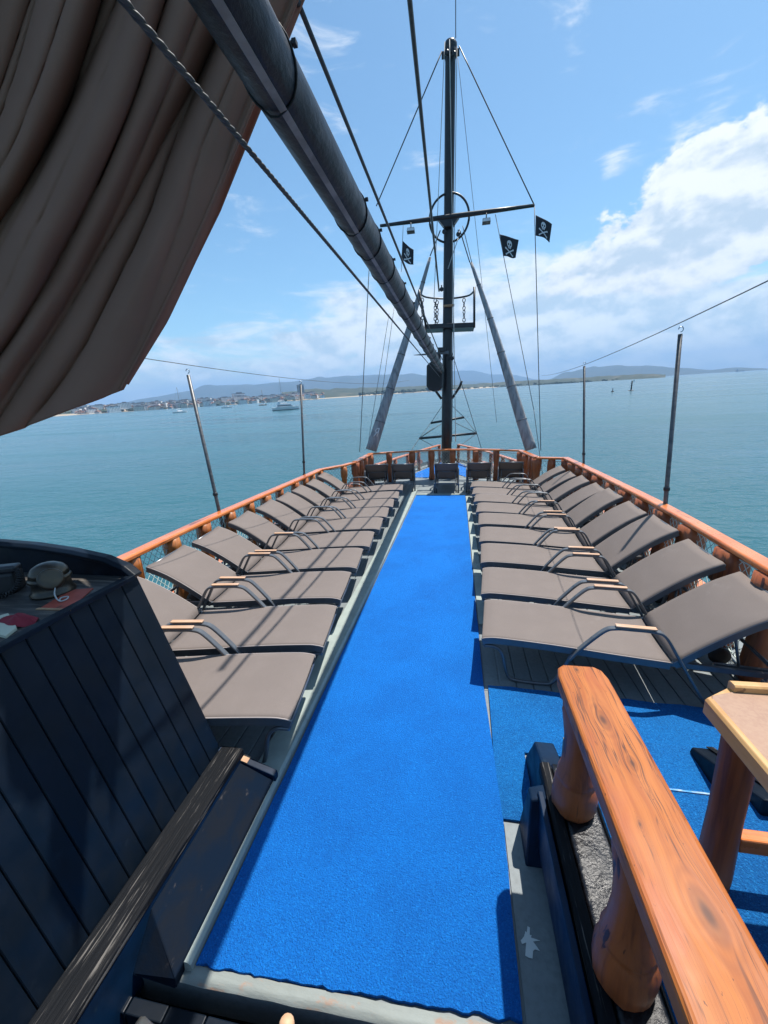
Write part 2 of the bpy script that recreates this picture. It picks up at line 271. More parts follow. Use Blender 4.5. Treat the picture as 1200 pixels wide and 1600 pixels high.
    c = mix(sm(nz((120, 60, 60), 2, (0, 0, 5)), .70, .76, .8), c, (0.06, 0.02, 0.012))
    c = mix(m('MULTIPLY', ring, .5), c, (0.17, 0.045, 0.016)); c = mix(m('MULTIPLY', dark, .85), c, (0.055, 0.020, 0.012))
    LK(c, b.inputs['Base Color'])
    rr = sm(nz((8, 5, 8), 4, (2, 2, 2)), .3, .7); n = t.nodes.new('ShaderNodeMapRange'); LK(rr, n.inputs[0]); n.inputs[3].default_value = .38; n.inputs[4].default_value = .62; LK(n.outputs[0], b.inputs['Roughness'])
    bp = t.nodes.new('ShaderNodeBump'); bp.inputs['Strength'].default_value = .35; bp.inputs['Distance'].default_value = .004; LK(nz((60, 2, 30), 4, (0, 0, 0)), bp.inputs['Height']); LK(bp.outputs[0], b.inputs['Normal'])
    return mt
MT['plank_top'] = plank_top('knotty_handrail', [(-.005, -.26, .022), (.02, -.43, .014), (.022, -.80, .026), (-.035, -.62, .006), (-.02, .01, .012), (.03, -1.02, .016)])
# ------------------------------------------------------------------ mesh builder
class MB:
    def __init__(s): s.v = []; s.f = []; s.sm = []; s.mi = []; s.m = 0
    def add(s, vs, fs, smooth=False):
        o = len(s.v); s.v += [Vector(x) for x in vs]
        for f in fs: s.f.append([i+o for i in f]); s.sm.append(smooth); s.mi.append(s.m)
    def box(s, c, size, rot=None):
        hx, hy, hz = [x/2 for x in size]; c = Vector(c)
        vs = [Vector((x, y, z)) for x in (-hx, hx) for y in (-hy, hy) for z in (-hz, hz)]
        if rot: vs = [rot @ v for v in vs]
        s.add([c+v for v in vs], [(0,1,3,2),(4,6,7,5),(0,4,5,1),(2,3,7,6),(0,2,6,4),(1,5,7,3)])
        return s
    def span(s, x0, x1, y0, y1, z0, z1):
        return s.box(((x0+x1)/2, (y0+y1)/2, (z0+z1)/2), (x1-x0, y1-y0, z1-z0))
    def hexa(s, p):                                           # 8 points: bottom quad (ccw), top quad
        s.add(p, [(3,2,1,0),(4,5,6,7),(0,1,5,4),(1,2,6,5),(2,3,7,6),(3,0,4,7)]); return s
    def prism(s, poly, ext):                                  # polygon of 3D points extruded by a vector
        n = len(poly); e = Vector(ext); p = [Vector(q) for q in poly]
        s.add(p + [q+e for q in p], [list(range(n))[::-1], [n+i for i in range(n)]] + [(i, (i+1) % n, n+(i+1) % n, n+i) for i in range(n)]); return s
    def sweep(s, pts, prof, upv=(0, 0, 1), caps=True, smooth=False, closed=False, scale=None):
        pts = [Vector(p) for p in pts]; n = len(pts); k = len(prof); vs = []
        for i, p in enumerate(pts):
            a = pts[(i-1) % n] if (i or closed) else p; b = pts[(i+1) % n] if (i < n-1 or closed) else p
            t = (b-a).normalized(); u = Vector(upv); r = t.cross(u)
            if r.length < 1e-4: u = Vector((0, 1, 0)); r = t.cross(u)
            r.normalize(); u = r.cross(t)
            sc = scale[i] if scale else 1
            # keep the width of the section in mitred corners
            if 0 < i < n-1:
                c = max(0.5, math.sqrt(max(0, (1+(p-a).normalized().dot((b-p).normalized()))/2)))
            else: c = 1
            vs += [p + r*x*sc/c + u*y*sc for x, y in prof]
        fs = []
        for i in range(n if closed else n-1):
            j = (i+1) % n
            fs += [(i*k+a, j*k+a, j*k+(a+1) % k, i*k+(a+1) % k) for a in range(k)]
        if caps and not closed: fs += [list(range(k)), [(n-1)*k+a for a in range(k)][::-1]]
        s.add(vs, fs, smooth); return s
    def tube(s, pts, r, n=8, caps=True, closed=False, flat=1.0, upv=(0, 0, 1)):
        prof = [(math.cos(2*math.pi*a/n), flat*math.sin(2*math.pi*a/n)) for a in range(n)]
        sc = r if isinstance(r, (list, tuple)) else [r]*len(pts)
        return s.sweep(pts, prof, upv, caps, True, closed, sc)
    def lathe(s, o, prof, n=16, axis=(0, 0, 1), jit=0.0, sq=0.0):
        q = Vector((0, 0, 1)).rotation_difference(Vector(axis)); o = Vector(o); vs = []; k = len(prof)
        ph = [1+jit*rnd.uniform(-1, 1) for _ in range(n)]
        for r, z in prof:
            for a in range(n):
                t = 2*math.pi*a/n; rr = r*ph[a]
                if sq: rr *= 1 + sq*(1/max(abs(math.cos(t)), abs(math.sin(t))) - 1)
                vs.append(o + q @ Vector((rr*math.cos(t), rr*math.sin(t), z)))
        fs = [(i*n+a, i*n+(a+1) % n, (i+1)*n+(a+1) % n, (i+1)*n+a) for i in range(k-1) for a in range(n)]
        fs += [list(range(n))[::-1], [(k-1)*n+a for a in range(n)]]
        s.add(vs, fs, True); return s
    def grid(s, fn, nu, nv, smooth=True):
        vs = [fn(i/nu, j/nv) for j in range(nv+1) for i in range(nu+1)]
        s.add(vs, [(j*(nu+1)+i, j*(nu+1)+i+1, (j+1)*(nu+1)+i+1, (j+1)*(nu+1)+i) for j in range(nv) for i in range(nu)], smooth); return s
    def ball(s, c, r, nu=14, nv=9):
        r = (r, r, r) if isinstance(r, (int, float)) else r; c = Vector(c)
        prof = [(math.sin(math.pi*j/nv), -math.cos(math.pi*j/nv)) for j in range(nv+1)]
        vs = [c+Vector((r[0]*max(p, 1e-4)*math.cos(2*math.pi*a/nu), r[1]*max(p, 1e-4)*math.sin(2*math.pi*a/nu), r[2]*z)) for p, z in prof for a in range(nu)]
        s.add(vs, [(j*nu+a, j*nu+(a+1) % nu, (j+1)*nu+(a+1) % nu, (j+1)*nu+a) for j in range(nv) for a in range(nu)], True); return s
    def build(s, name, mats, parent=None, bevel=0.0, seg=2, solid=0.0, recalc=True, weld=False):
        root = parent
        while root is not None and root.parent is not None: root = root.parent
        off = root.location if root is not None else Vector((0, 0, 0))
        me = bpy.data.meshes.new(name); me.from_pydata([tuple(v-off) for v in s.v], [], s.f)
        me.polygons.foreach_set('use_smooth', s.sm); me.polygons.foreach_set('material_index', s.mi)
        for mm in (mats if isinstance(mats, (list, tuple)) else [mats]): me.materials.append(MT[mm] if isinstance(mm, str) else mm)
        if recalc:
            bm = bmesh.new(); bm.from_mesh(me)
            if weld: bmesh.ops.remove_doubles(bm, verts=bm.verts, dist=1e-5)
            bmesh.ops.recalc_face_normals(bm, faces=bm.faces); bm.to_mesh(me); bm.free()
        o = bpy.data.objects.new(name, me); COL.objects.link(o)
        if parent is not None: o.parent = parent
        if bevel:
            b = o.modifiers.new('bevel', 'BEVEL'); b.width = bevel; b.segments = seg; b.limit_method = 'ANGLE'; b.angle_limit = R_(40); b.harden_normals = False
        if solid:
            b = o.modifiers.new('thickness', 'SOLIDIFY'); b.thickness = solid
        me.update(); return o
SHIP = []
def tag(o, label=None, cat=None, group=None, kind=None, ship=True):
    if label: o['label'] = label
    if cat: o['category'] = cat
    if group: o['group'] = group
    if kind: o['kind'] = kind
    if ship and o not in SHIP: SHIP.append(o)
    return o
def thing(name, loc, label, cat, group=None, ship=True):
    o = bpy.data.objects.new(name, None); COL.objects.link(o); o.location = loc; o.empty_display_size = 0.1
    return tag(o, label, cat, group, None, ship)
def copy_tree(o, parent=None):
    c = o.copy(); COL.objects.link(c)
    if parent is not None: c.parent = parent
    for ch in [x for x in bpy.data.objects if x.parent == o]: copy_tree(ch, c)
    return c
def bez(pts, n=6):                                            # Catmull-Rom through the points
    P = [Vector(p) for p in pts]; P = [2*P[0]-P[1]] + P + [2*P[-1]-P[-2]]; out = []
    for i in range(1, len(P)-2):
        for k in range(n):
            t = k/n; a, b, c, d = P[i-1:i+3]
            out.append(0.5*((2*b)+(c-a)*t+(2*a-5*b+4*c-d)*t*t+(3*b-3*c+d-a)*t**3))
    return out + [P[-2]]
def sagline(a, b, sag, n=16):
    a, b = Vector(a), Vector(b)
    return [a.lerp(b, i/n) - Vector((0, 0, sag*4*(i/n)*(1-i/n))) for i in range(n+1)]
# ------------------------------------------------------------------ SETTING: sea, land, hills, air
def water_mat():
    mt = bpy.data.materials.new('sea_water'); mt.use_nodes = True; t = mt.node_tree; b = t.nodes['Principled BSDF']
    b.inputs['Roughness'].default_value = 0.13; b.inputs['IOR'].default_value = 1.33
    tc = t.nodes.new('ShaderNodeTexCoord')
    def nz(sc, st, d=4, rot=0.3, dist=0.3):
        mp = t.nodes.new('ShaderNodeMapping'); mp.inputs['Scale'].default_value = st; mp.inputs['Rotation'].default_value = (0, 0, rot); t.links.new(tc.outputs['Object'], mp.inputs[0])
        n = t.nodes.new('ShaderNodeTexNoise'); n.inputs['Scale'].default_value = sc; n.inputs['Detail'].default_value = d; n.inputs['Distortion'].default_value = dist
        t.links.new(mp.outputs[0], n.inputs['Vector']); return n.outputs['Fac']
    mx = t.nodes.new('ShaderNodeMix'); mx.data_type = 'RGBA'; t.links.new(nz(0.012, (1, 3, 1), 5, -0.25), mx.inputs[0])
    mx.inputs[6].default_value = (0.012, 0.074, 0.088, 1); mx.inputs[7].default_value = (0.036, 0.115, 0.138, 1)
    t.links.new(mx.outputs[2], b.inputs['Base Color'])
    rr = t.nodes.new('ShaderNodeMapRange'); t.links.new(nz(0.02, (.5, 3, 1), 5, -0.3), rr.inputs[0]); rr.inputs[1].default_value = .35; rr.inputs[2].default_value = .65; rr.inputs[3].default_value = .07; rr.inputs[4].default_value = .26; t.links.new(rr.outputs[0], b.inputs['Roughness'])
    h = None
    for sc, st, w in ((0.10, (1, 2.2, 1), 1.0), (0.45, (1, 1.8, 1), 0.42), (1.6, (1, 1.9, 1), 0.26), (5.5, (1, 1.6, 1), 0.075)):
        m_ = t.nodes.new('ShaderNodeMath'); m_.operation = 'MULTIPLY_ADD'; t.links.new(nz(sc, st, 3, rnd.uniform(-.4, .2)), m_.inputs[0]); m_.inputs[1].default_value = w
        if h is None: m_.inputs[2].default_value = 0
        else: t.links.new(h, m_.inputs[2])
        h = m_.outputs[0]
    bp = t.nodes.new('ShaderNodeBump'); bp.inputs['Strength'].default_value = 0.34; bp.inputs['Distance'].default_value = 1.0
    t.links.new(h, bp.inputs['Height']); t.links.new(bp.outputs[0], b.inputs['Normal'])
    return mt
MT['sea'] = water_mat()
q = MB(); q.grid(lambda a, b: Vector(((a-.5)*60000, (b-.5)*60000, 0)), 12, 12, False)
tag(q.build('sea', 'sea', recalc=False), kind='structure', ship=False)
MT['hill'] = mat('hill_scrub', (0.026, 0.040, 0.024), 0.95, var=(0.055, 0.058, 0.04), vscale=0.004, fine=(0.020, 0.032, 0.02), fscale=0.02, lo=0.4, hi=0.66)
MT['shore'] = mat('shore_land', (0.030, 0.042, 0.022), 0.95, var=(0.085, 0.078, 0.05), vscale=0.02, lo=0.52, hi=0.70)
MT['sand'] = mat('beach_sand', (0.36, 0.29, 0.20), 0.95)
def ridge(name, prof, D, back, mname, seed, rough=0.10, D2=None):
    us = [p[0] for p in prof]; n = 150; q = MB(); rows = 9; vs = []
    for i in range(n+1):
        u = us[0] + (us[-1]-us[0])*i/n
        k = max(j for j in range(len(us)-1) if us[j] <= u+1e-6); t = (u-us[k])/(us[k+1]-us[k]); t = t*t*(3-2*t)*.6+t*.4
        v = prof[k][1] + (prof[k+1][1]-prof[k][1])*t
        dd = D + (D2-D)*i/n if D2 else D
        c = far(u, v, dd); a, _ = azel(u, v); h = max(0.5, c.z)
        h *= 1.07 + rough*(mnoise.fractal(Vector((i*.09, seed, 0)), 1, 2, 5))
        for r in range(rows+1):
            s = r/rows; rr = dd - back*.8 + back*1.8*s
            f = math.sin(min(1, s/0.55)*math.pi/2)**1.3 if s < .55 else math.cos((s-.55)/.45*math.pi/2)
            f *= 1 + .25*mnoise.noise(Vector((i*.16, r*.9, seed)))*(0 if abs(s-.55) < .06 else 1)
            vs.append(Vector((rr*math.sin(a), rr*math.cos(a), -3 + (h+3)*f)))
    q.add(vs, [(i*(rows+1)+r, i*(rows+1)+r+1, (i+1)*(rows+1)+r+1, (i+1)*(rows+1)+r) for i in range(n) for r in range(rows)], True)
    return tag(q.build(name, mname), kind='structure', ship=False)
ridge('hills', [(150, 640), (240, 620), (300, 611), (345, 603), (395, 602), (440, 598), (500, 592), (560, 588), (640, 585), (680, 590), (740, 596), (800, 602), (860, 606)], 6500, 1200, 'hill', 3.3)
ridge('far_hills', [(380, 622), (440, 598), (500, 597), (560, 604), (640, 590), (720, 580), (790, 586), (850, 594), (930, 600)], 9500, 1500, 'hill', 9.1)
ridge('island_hills', [(815, 602), (850, 595), (890, 582), (930, 574), (965, 571), (1010, 572), (1060, 575), (1110, 578), (1150, 574), (1200, 576), (1260, 580), (1330, 575)], 5600, 900, 'hill', 5.7)
# low land: town shore on the left, wooded spit ahead, long spit to the right
ridge('town_shore', [(-200, 657), (0, 646), (100, 640), (200, 633.5), (330, 625.5), (430, 619), (510, 613.5), (560, 613)], 1350, 260, 'shore', 1.1, .05, 1500)
ridge('wooded_spit', [(440, 613), (500, 609), (560, 607), (620, 605), (680, 603), (730, 601), (800, 598), (860, 597)], 1750, 240, 'shore', 2.1, .12, 2100)
ridge('long_spit', [(700, 603), (760, 599), (830, 594.5), (900, 591), (960, 587), (1010, 584.5), (1040, 585.5)], 2000, 160, 'shore', 4.1, .12, 1500)
q = MB()
for i in range(61):
    pass
def strip(name, us, v_of, D0, D1, w, z):
    q = MB(); n = 60; vs = []
    for i in range(n+1):
        u = us[0]+(us[1]-us[0])*i/n; a, _ = azel(u, v_of(u)); d = D0+(D1-D0)*i/n + 25*mnoise.noise(Vector((i*.3, 2, 0)))
        for k in (0, 1, 2): vs.append(Vector(((d+k*w)*math.sin(a), (d+k*w)*math.cos(a), (-.5, z, z*1.6)[k])))
    q.add(vs, [(i*3+k, i*3+k+1, (i+1)*3+k+1, (i+1)*3+k) for i in range(n) for k in (0, 1)], True)
    return tag(q.build(name, 'sand'), kind='structure', ship=False)
strip('beach', (-100, 560), lambda u: 640-(u)*.06, 1080, 1290, 45, 2.0)
strip('bank', (500, 860), lambda u: 615-(u-500)*.06, 1510, 1850, 45, 3.5)
# woods along the shore: a far belt of trees, one mass
def blobtree(q, c, r, h):
    n, k = 6, 4; vs = []
    for j in range(k+1):
        ph = math.pi*j/k; rr = math.sin(ph)*r
        for a in range(n):
            t = 2*math.pi*(a+.5*(j % 2))/n; f = rnd.uniform(.7, 1.25)
            vs.append(c+Vector((rr*f*math.cos(t), rr*f*math.sin(t), h*.5*(1-math.cos(ph))*rnd.uniform(.92, 1.05))))
    q.add(vs, [(j*n+a, j*n+(a+1) % n, (j+1)*n+(a+1) % n, (j+1)*n+a) for j in range(k) for a in range(n)], False)
MT['woods'] = mat('shore_foliage', (0.035, 0.055, 0.022), 0.95, var=(0.065, 0.085, 0.035), vscale=0.05, fine=(0.025, 0.04, 0.018), fscale=0.4)
q = MB()
for i in range(900):
    u = rnd.choice((rnd.uniform(60, 520), rnd.uniform(470, 700), rnd.uniform(690, 1000)))
    if u < 470: D = rnd.uniform(1190, 1500)
    elif u < 700: D = rnd.uniform(1560, 1800)
    else: D = rnd.uniform(1700, 1950) if u < 840 else rnd.uniform(1500, 1750)
    a, _ = azel(u, 615)
    zb = 0.0 if u > 840 else (D-1190)*.012 if u < 470 else 2.0
    r = rnd.uniform(4, 10); blobtree(q, Vector((D*math.sin(a), D*math.cos(a), zb)), r, r*rnd.uniform(.7, 1.3)*(1.3 if 470 < u < 700 else .7))
tag(q.build('shore_woods', 'woods'), 'dark green trees in a far belt along the shore', 'trees', kind='stuff', ship=False)
# ------------------------------------------------------------------ TOWN
for nme, c in (('wall_white', (0.86, 0.84, 0.80)), ('wall_cream', (0.72, 0.62, 0.50)), ('wall_grey', (0.50, 0.48, 0.46)), ('wall_pink', (0.62, 0.44, 0.34)), ('roof_tile', (0.30, 0.13, 0.075)), ('roof_grey', (0.16, 0.15, 0.15)), ('window_dark', (0.05, 0.06, 0.075))):
    MT[nme] = mat(nme, c, 0.8, var=tuple(x*.8 for x in c), vscale=.3)
def house_mesh(w, d, st, gable, wallm, roofm):
    q = MB(); h = 3.0*st
    q.span(-w/2, w/2, -d/2, d/2, -3, h); q.m = 1
    if gable:
        q.prism([(-w/2-.4, -d/2-.4, h), (w/2+.4, -d/2-.4, h), (0, -d/2-.4, h+w*.22)], (0, d+.8, 0))
    else:
        q.span(-w/2-.3, w/2+.3, -d/2-.3, d/2+.3, h+.003, h+.5); q.span(-w*.15, w*.2, -d*.2, d*.2, h+.5, h+2.4)
    q.m = 2
    for s in range(st):
        n = max(2, int(w/3.2))
        for i in range(n):
            x = -w/2 + w*(i+.5)/n
            for sy in (-1, 1): q.span(x-.7, x+.7, sy*(d/2+.02)-.04, sy*(d/2+.02)+.04, s*3+.9, s*3+2.4)
        for sx in (-1, 1): q.span(sx*(w/2+.02)-.04, sx*(w/2+.02)+.04, -d*.25-.7, -d*.25+.7, s*3+.9, s*3+2.4)
    return q, [wallm, roofm, 'window_dark']
protos = []
KINDS = [(11, 9, 2, 1, 'wall_white', 'roof_tile'), (13, 10, 2, 1, 'wall_cream', 'roof_tile'), (16, 11, 3, 0, 'wall_white', 'roof_grey'), (10, 9, 1, 1, 'wall_grey', 'roof_tile'), (14, 10, 2, 0, 'wall_pink', 'roof_grey'), (9, 8, 2, 1, 'wall_pink', 'roof_tile'), (26, 12, 4, 0, 'wall_white', 'roof_grey'), (22, 11, 3, 0, 'wall_cream', 'roof_grey')]
LBL = ['small white house with tiled roof in the town on the far left shore', 'cream house with tiled roof in the town on the far left shore', 'white flat-roofed block in the town on the far left shore', 'low grey house with tiled roof in the town on the far left shore', 'pinkish flat-roofed house in the town on the far left shore', 'small pinkish house with tiled roof in the town on the far left shore', 'long white apartment block in the town on the far left shore', 'long cream apartment block in the town on the far left shore']
for kd in KINDS:
    qq, ms = house_mesh(*kd); protos.append((qq, ms))
made = {}
def put_house(k, u, D, zb, rot):
    a, _ = azel(u, 615); p = (D*math.sin(a), D*math.cos(a), zb)
    if k not in made:
        o = protos[k][0].build('house' if k < 6 else 'apartment_block', protos[k][1]); made[k] = o
    else:
        o = made[k].copy(); COL.objects.link(o)
    o.location = p; o.rotation_euler = (0, 0, -a+rot)
    tag(o, LBL[k], 'building', ['white tiled houses of the far town', 'cream tiled houses of the far town', 'white flat roofed blocks of the far town', 'grey houses of the far town', 'pinkish flat roofed houses of the far town', 'pinkish tiled houses of the far town', 'long white blocks of the far town', 'long cream blocks of the far town'][k], ship=False)
for i in range(260):
    u = rnd.uniform(105, 505); D = 1165+290*rnd.random()**1.2
    if u > 440: D = rnd.uniform(1250, 1440)
    k = rnd.choice((0, 0, 1, 1, 2, 3, 4, 5, 6, 7)); put_house(k, u, D, .8+(D-1165)*.045, rnd.uniform(-.6, .6))
for u, D, k in ((372, 1300, 6), (382, 1320, 6), (352, 1290, 6), (395, 1340, 7), (425, 1380, 6), (440, 1390, 6), (452, 1400, 7), (190, 1200, 6), (470, 1350, 6), (482, 1390, 6)):
    put_house(k, u, D, 9, rnd.uniform(-.2, .2))
# white stepped hotel and the dark tower
def tower(u, vtop, D, w, d, label, nm, wm, band):
    p = far(u, vtop, D); a, _ = azel(u, vtop); h = p.z
    r = thing(nm, (p.x, p.y, 0), label, 'building', ship=False); c = Vector((p.x, p.y, 0)); rz = Matrix.Rotation(-a+.35, 3, 'Z')
    q = MB(); q.box(c+Vector((0, 0, h/2)), (w, d, h), rz); q.build('wall', wm, r)
    q = MB(); q.box(c+Vector((0, 0, h+.8)), (w+1.2, d+1.2, 1.5), rz); q.box(c+rz @ Vector((w*.1, 0, 0))+Vector((0, 0, h+3.0)), (w*.45, d*.5, 3), rz); q.build('roof', 'roof_grey', r)
    n = int(h/3.1)
    for s in range(1, n):
        q = MB()
        for sx in (-1, 1):
            q.box(c+rz @ Vector((0, sx*(d/2+.06), 0))+Vector((0, 0, s*3.1)), (w*.9, .2, band), rz); q.box(c+rz @ Vector((sx*(w/2+.06), 0, 0))+Vector((0, 0, s*3.1)), (.2, d*.8, band), rz)
        q.build('window_band', 'window_dark', r)
tower(469, 602, 1500, 20, 17, 'tall dark hotel tower above the far town at the end of the bay', 'hotel_tower', 'wall_grey', 1.9)
tower(372, 615.5, 1330, 34, 15, 'wide white hotel, the broadest pale building in mid town', 'hotel', 'wall_white', 1.2)
# ------------------------------------------------------------------ BOATS
def hull_pts(Lh, B, H, n=12):
    st = []
    for i in range(n+1):
        t = i/n; x = -Lh/2+Lh*t
        w = B/2*(1-max(0, (t-.45)/.55)**2.2)*(0.86+.14*min(1, t/.3)); sh = H*(1+.35*max(0, t-.4)**1.3)
        st.append((x, max(w, .02), sh))
    return st
def hull(q, c, rz, Lh, B, H):
    st = hull_pts(Lh, B, H); vs = []
    for x, w, h in st: vs += [Vector((x+.0, -w, h)), Vector((x*.98, -w*.75, -.5)), Vector((x*.98, w*.75, -.5)), Vector((x, w, h))]
    n = len(st)
    q.add([c+rz @ v for v in vs], [(i*4+a, i*4+a+1, (i+1)*4+a+1, (i+1)*4+a) for i in range(n-1) for a in range(3)]+[(i*4, (i+1)*4, (i+1)*4+3, i*4+3) for i in range(n-1)]+[(0, 1, 2, 3)], False)
def bearing(u, v):
    a, e = azel(u, v); D = SEA_H/math.tan(-e); return Vector((D*math.sin(a), D*math.cos(a), 0)), a
# big motor yacht
c, a = bearing(447, 640.5); rz = Matrix.Rotation(-a+.15, 3, 'Z'); sc = c.length/620*38/15.5
r = thing('motor_yacht', c, 'large white motor yacht anchored off the far town', 'yacht', ship=False)
q = MB(); hull(q, c, rz, 16*sc, 4.4*sc, 1.7*sc); q.build('hull', 'white', r)
q = MB(); st = hull_pts(16*sc, 4.44*sc, .45*sc); hull(q, c+Vector((0, 0, -.02)), rz, 16.02*sc, 4.46*sc, .3*sc); q.build('boot_stripe', 'navy_blue', r)
def rb(q, x0, x1, w, z0, z1, slope=0.0):
    p = [(x0, -w, z0), (x1, -w, z0), (x1, w, z0), (x0, w, z0), (x0+slope*.4, -w*.85, z1), (x1-slope, -w*.85, z1), (x1-slope, w*.85, z1), (x0+slope*.4, w*.85, z1)]
    q.hexa([c+rz @ (Vector(v)*sc) for v in p])
q = MB(); rb(q, -5.5, 4.2, 1.9, 1.75, 3.5, 1.6); q.build('cabin', 'white', r)
q = MB(); rb(q, -5.0, 3.2, 1.92, 2.45, 3.05, .55); q.build('window_band', 'glass', r)
q = MB(); rb(q, -4.8, 1.6, 1.6, 3.52, 4.3, 1.0); q.build('flybridge', 'white', r)
q = MB(); rb(q, -4.2, -3.2, 1.5, 4.3, 5.3, .3); rb(q, -4.4, -2.6, 1.6, 5.3, 5.45, .1); q.build('radar_arch', 'white', r)
q = MB(); q.tube([c+rz @ (Vector((6.5, 0, 2.2))*sc), c+rz @ (Vector((7.9, 0, 2.9))*sc)], .05*sc, 5); q.build('bow_rail', 'chrome', r)
def sailboat(u, v, length_px, mast_px, label, rot, hm='white', mm='rope_grey', name='sailing_boat'):
    c, a = bearing(u, v); rz = Matrix.Rotation(-a+rot, 3, 'Z'); s = c.length/635; Lb = length_px*s/max(.4, abs(math.cos(rot))); mh = mast_px*s
    r = thing(name, c, label, 'boat', ship=False)
    q = MB(); hull(q, c, rz, Lb, Lb*.3, Lb*.11); q.build('hull', hm, r)
    q = MB(); q.hexa([c+rz @ Vector(p) for p in ((-Lb*.2, -Lb*.09, Lb*.11), (Lb*.2, -Lb*.06, Lb*.11), (Lb*.2, Lb*.06, Lb*.11), (-Lb*.2, Lb*.09, Lb*.11), (-Lb*.2, -Lb*.07, Lb*.19), (Lb*.12, -Lb*.05, Lb*.17), (Lb*.12, Lb*.05, Lb*.17), (-Lb*.2, Lb*.07, Lb*.19))]); q.build('cabin', 'white', r)
    if mast_px:
        q = MB(); q.tube([c+rz @ Vector((Lb*.08, 0, 0)), c+rz @ Vector((Lb*.08, 0, mh))], .11*s/.5, 6); q.build('mast', mm, r)
        q = MB(); q.tube([c+rz @ Vector((Lb*.08, 0, Lb*.28)), c+rz @ Vector((-Lb*.35, 0, Lb*.28))], Lb*.016, 6); q.build('boom', 'white', r)
        q = MB()
        for e in (.48, -.48): q.tube([c+rz @ Vector((Lb*.08, 0, mh)), c+rz @ Vector((Lb*e, 0, Lb*.12))], .03*s/.5, 4)
        q.build('stay', 'rope_grey', r)
    else:
        q = MB(); q.hexa([c+rz @ Vector(p) for p in ((-Lb*.3, -Lb*.1, Lb*.26), (Lb*.1, -Lb*.1, Lb*.26), (Lb*.1, Lb*.1, Lb*.26), (-Lb*.3, Lb*.1, Lb*.26), (-Lb*.3, -Lb*.1, Lb*.29), (Lb*.1, -Lb*.1, Lb*.29), (Lb*.1, Lb*.1, Lb*.29), (-Lb*.3, Lb*.1, Lb*.29))])
        for x, y in ((-.28, -.09), (.08, -.09), (-.28, .09), (.08, .09)): q.tube([c+rz @ Vector((Lb*x, Lb*y, Lb*.1)), c+rz @ Vector((Lb*x, Lb*y, Lb*.27))], Lb*.012, 5)
        q.build('canopy', 'white', r)
sailboat(282, 645, 18, 34, 'white sailing boat with bare mast, left of the leaning rail pole', .3)
sailboat(355, 637.5, 15, 0, 'small white boat with a canopy near the town beach', .2, name='canopy_boat')
sailboat(411, 633.5, 11, 22, 'small sailing boat with reddish hull, left of the motor yacht', -.5, 'wall_pink')
sailboat(440, 628, 9, 34, 'tall-masted sailing boat anchored behind the motor yacht', .6)
# far cargo ship on the right horizon
c, a = bearing(1156, 580.2); D = min(c.length, 4200); c = c.normalized()*D; rz = Matrix.Rotation(-a+.2, 3, 'Z'); s = D/690
r = thing('cargo_ship', c, 'tiny dark ship on the far right horizon', 'ship', ship=False)
q = MB(); hull(q, c, rz, 9*s, 1.8*s, .9*s); q.build('hull', 'roof_grey', r)
q = MB(); q.box(c+rz @ Vector((-2.6*s, 0, 1.9*s)), (1.6*s, 1.3*s, 2.0*s), rz); q.build('bridge', 'wall_grey', r)
# navigation marks in the bay
c, a = bearing(986, 610.5); s = c.length/640
r = thing('navigation_beacon', c, 'dark beacon post on a rock in the bay, right of the pole', 'beacon', ship=False)
q = MB(); q.lathe(c, [(3.8*s, -.6), (3.2*s, .4*s), (1.2*s, 1.1*s), (.5*s, 1.4*s)], 9, jit=.15); q.build('rock', 'roof_grey', r)
q = MB(); q.lathe(c, [(.9*s, .8*s), (.75*s, 9*s), (.45*s, 9.3*s)], 8); q.box(c+Vector((0, 0, 7*s)), (2.6*s, .5*s, .7*s)); q.build('post', 'black', r)
q = MB(); q.lathe(c, [(1.5*s, 9.3*s), (1.5*s, 9.8*s), (.7*s, 10*s), (.7*s, 12*s), (1.1*s, 12.1*s), (.2*s, 13*s)], 8); q.build('lantern', 'black', r)
q = MB(); q.box(c+Vector((2.2*s, 0, 12.2*s)), (1.7*s, .5*s, 2*s)); q.build('day_mark', 'white', r)
c, a = bearing(957, 612.5); s = c.length/640
r = thing('mooring_buoy', c, 'small dark buoy floating left of the beacon', 'buoy', ship=False)
q = MB(); q.lathe(c, [(1.6*s, -.4), (1.9*s, .5*s), (1.4*s, 1.2*s), (.5*s, 1.5*s), (.4*s, 4*s), (.15*s, 4.3*s)], 9); q.build('float', 'black', r)
q = MB(); q.box(c+Vector((0, 0, 4.2*s)), (1.2*s, .4*s, 1.1*s)); q.build('top_mark', 'roof_grey', r)
# ------------------------------------------------------------------ SHIP STRUCTURE
def poly_sheet(q, pts, z0, z1):
    q.prism([(x, y, z0) for x, y in pts], (0, 0, z1-z0)); return q
DECK = [(-1.02, 0.832), (0.44, 0.865), (0.44, 0.2), (2.5, 0.2), (2.52, 3), (2.62, 6), (2.62, 9.5), (1.95, 9.75), (1.85, 11.3), (0.9, 11.75), (-.3, 11.85), (-1.4, 11.6), (-2.62, 11.1), (-2.7, 9.6), (-3.3, 8.9), (-3.32, 5), (-3.2, 2.5), (-3.05, 0.2), (-1.45, 0.2), (-1.32, 0.832)]
q = MB(); poly_sheet(q, DECK, -.18, -.012)
dk = q.build('deck', 'deck', None); tag(dk, kind='structure')
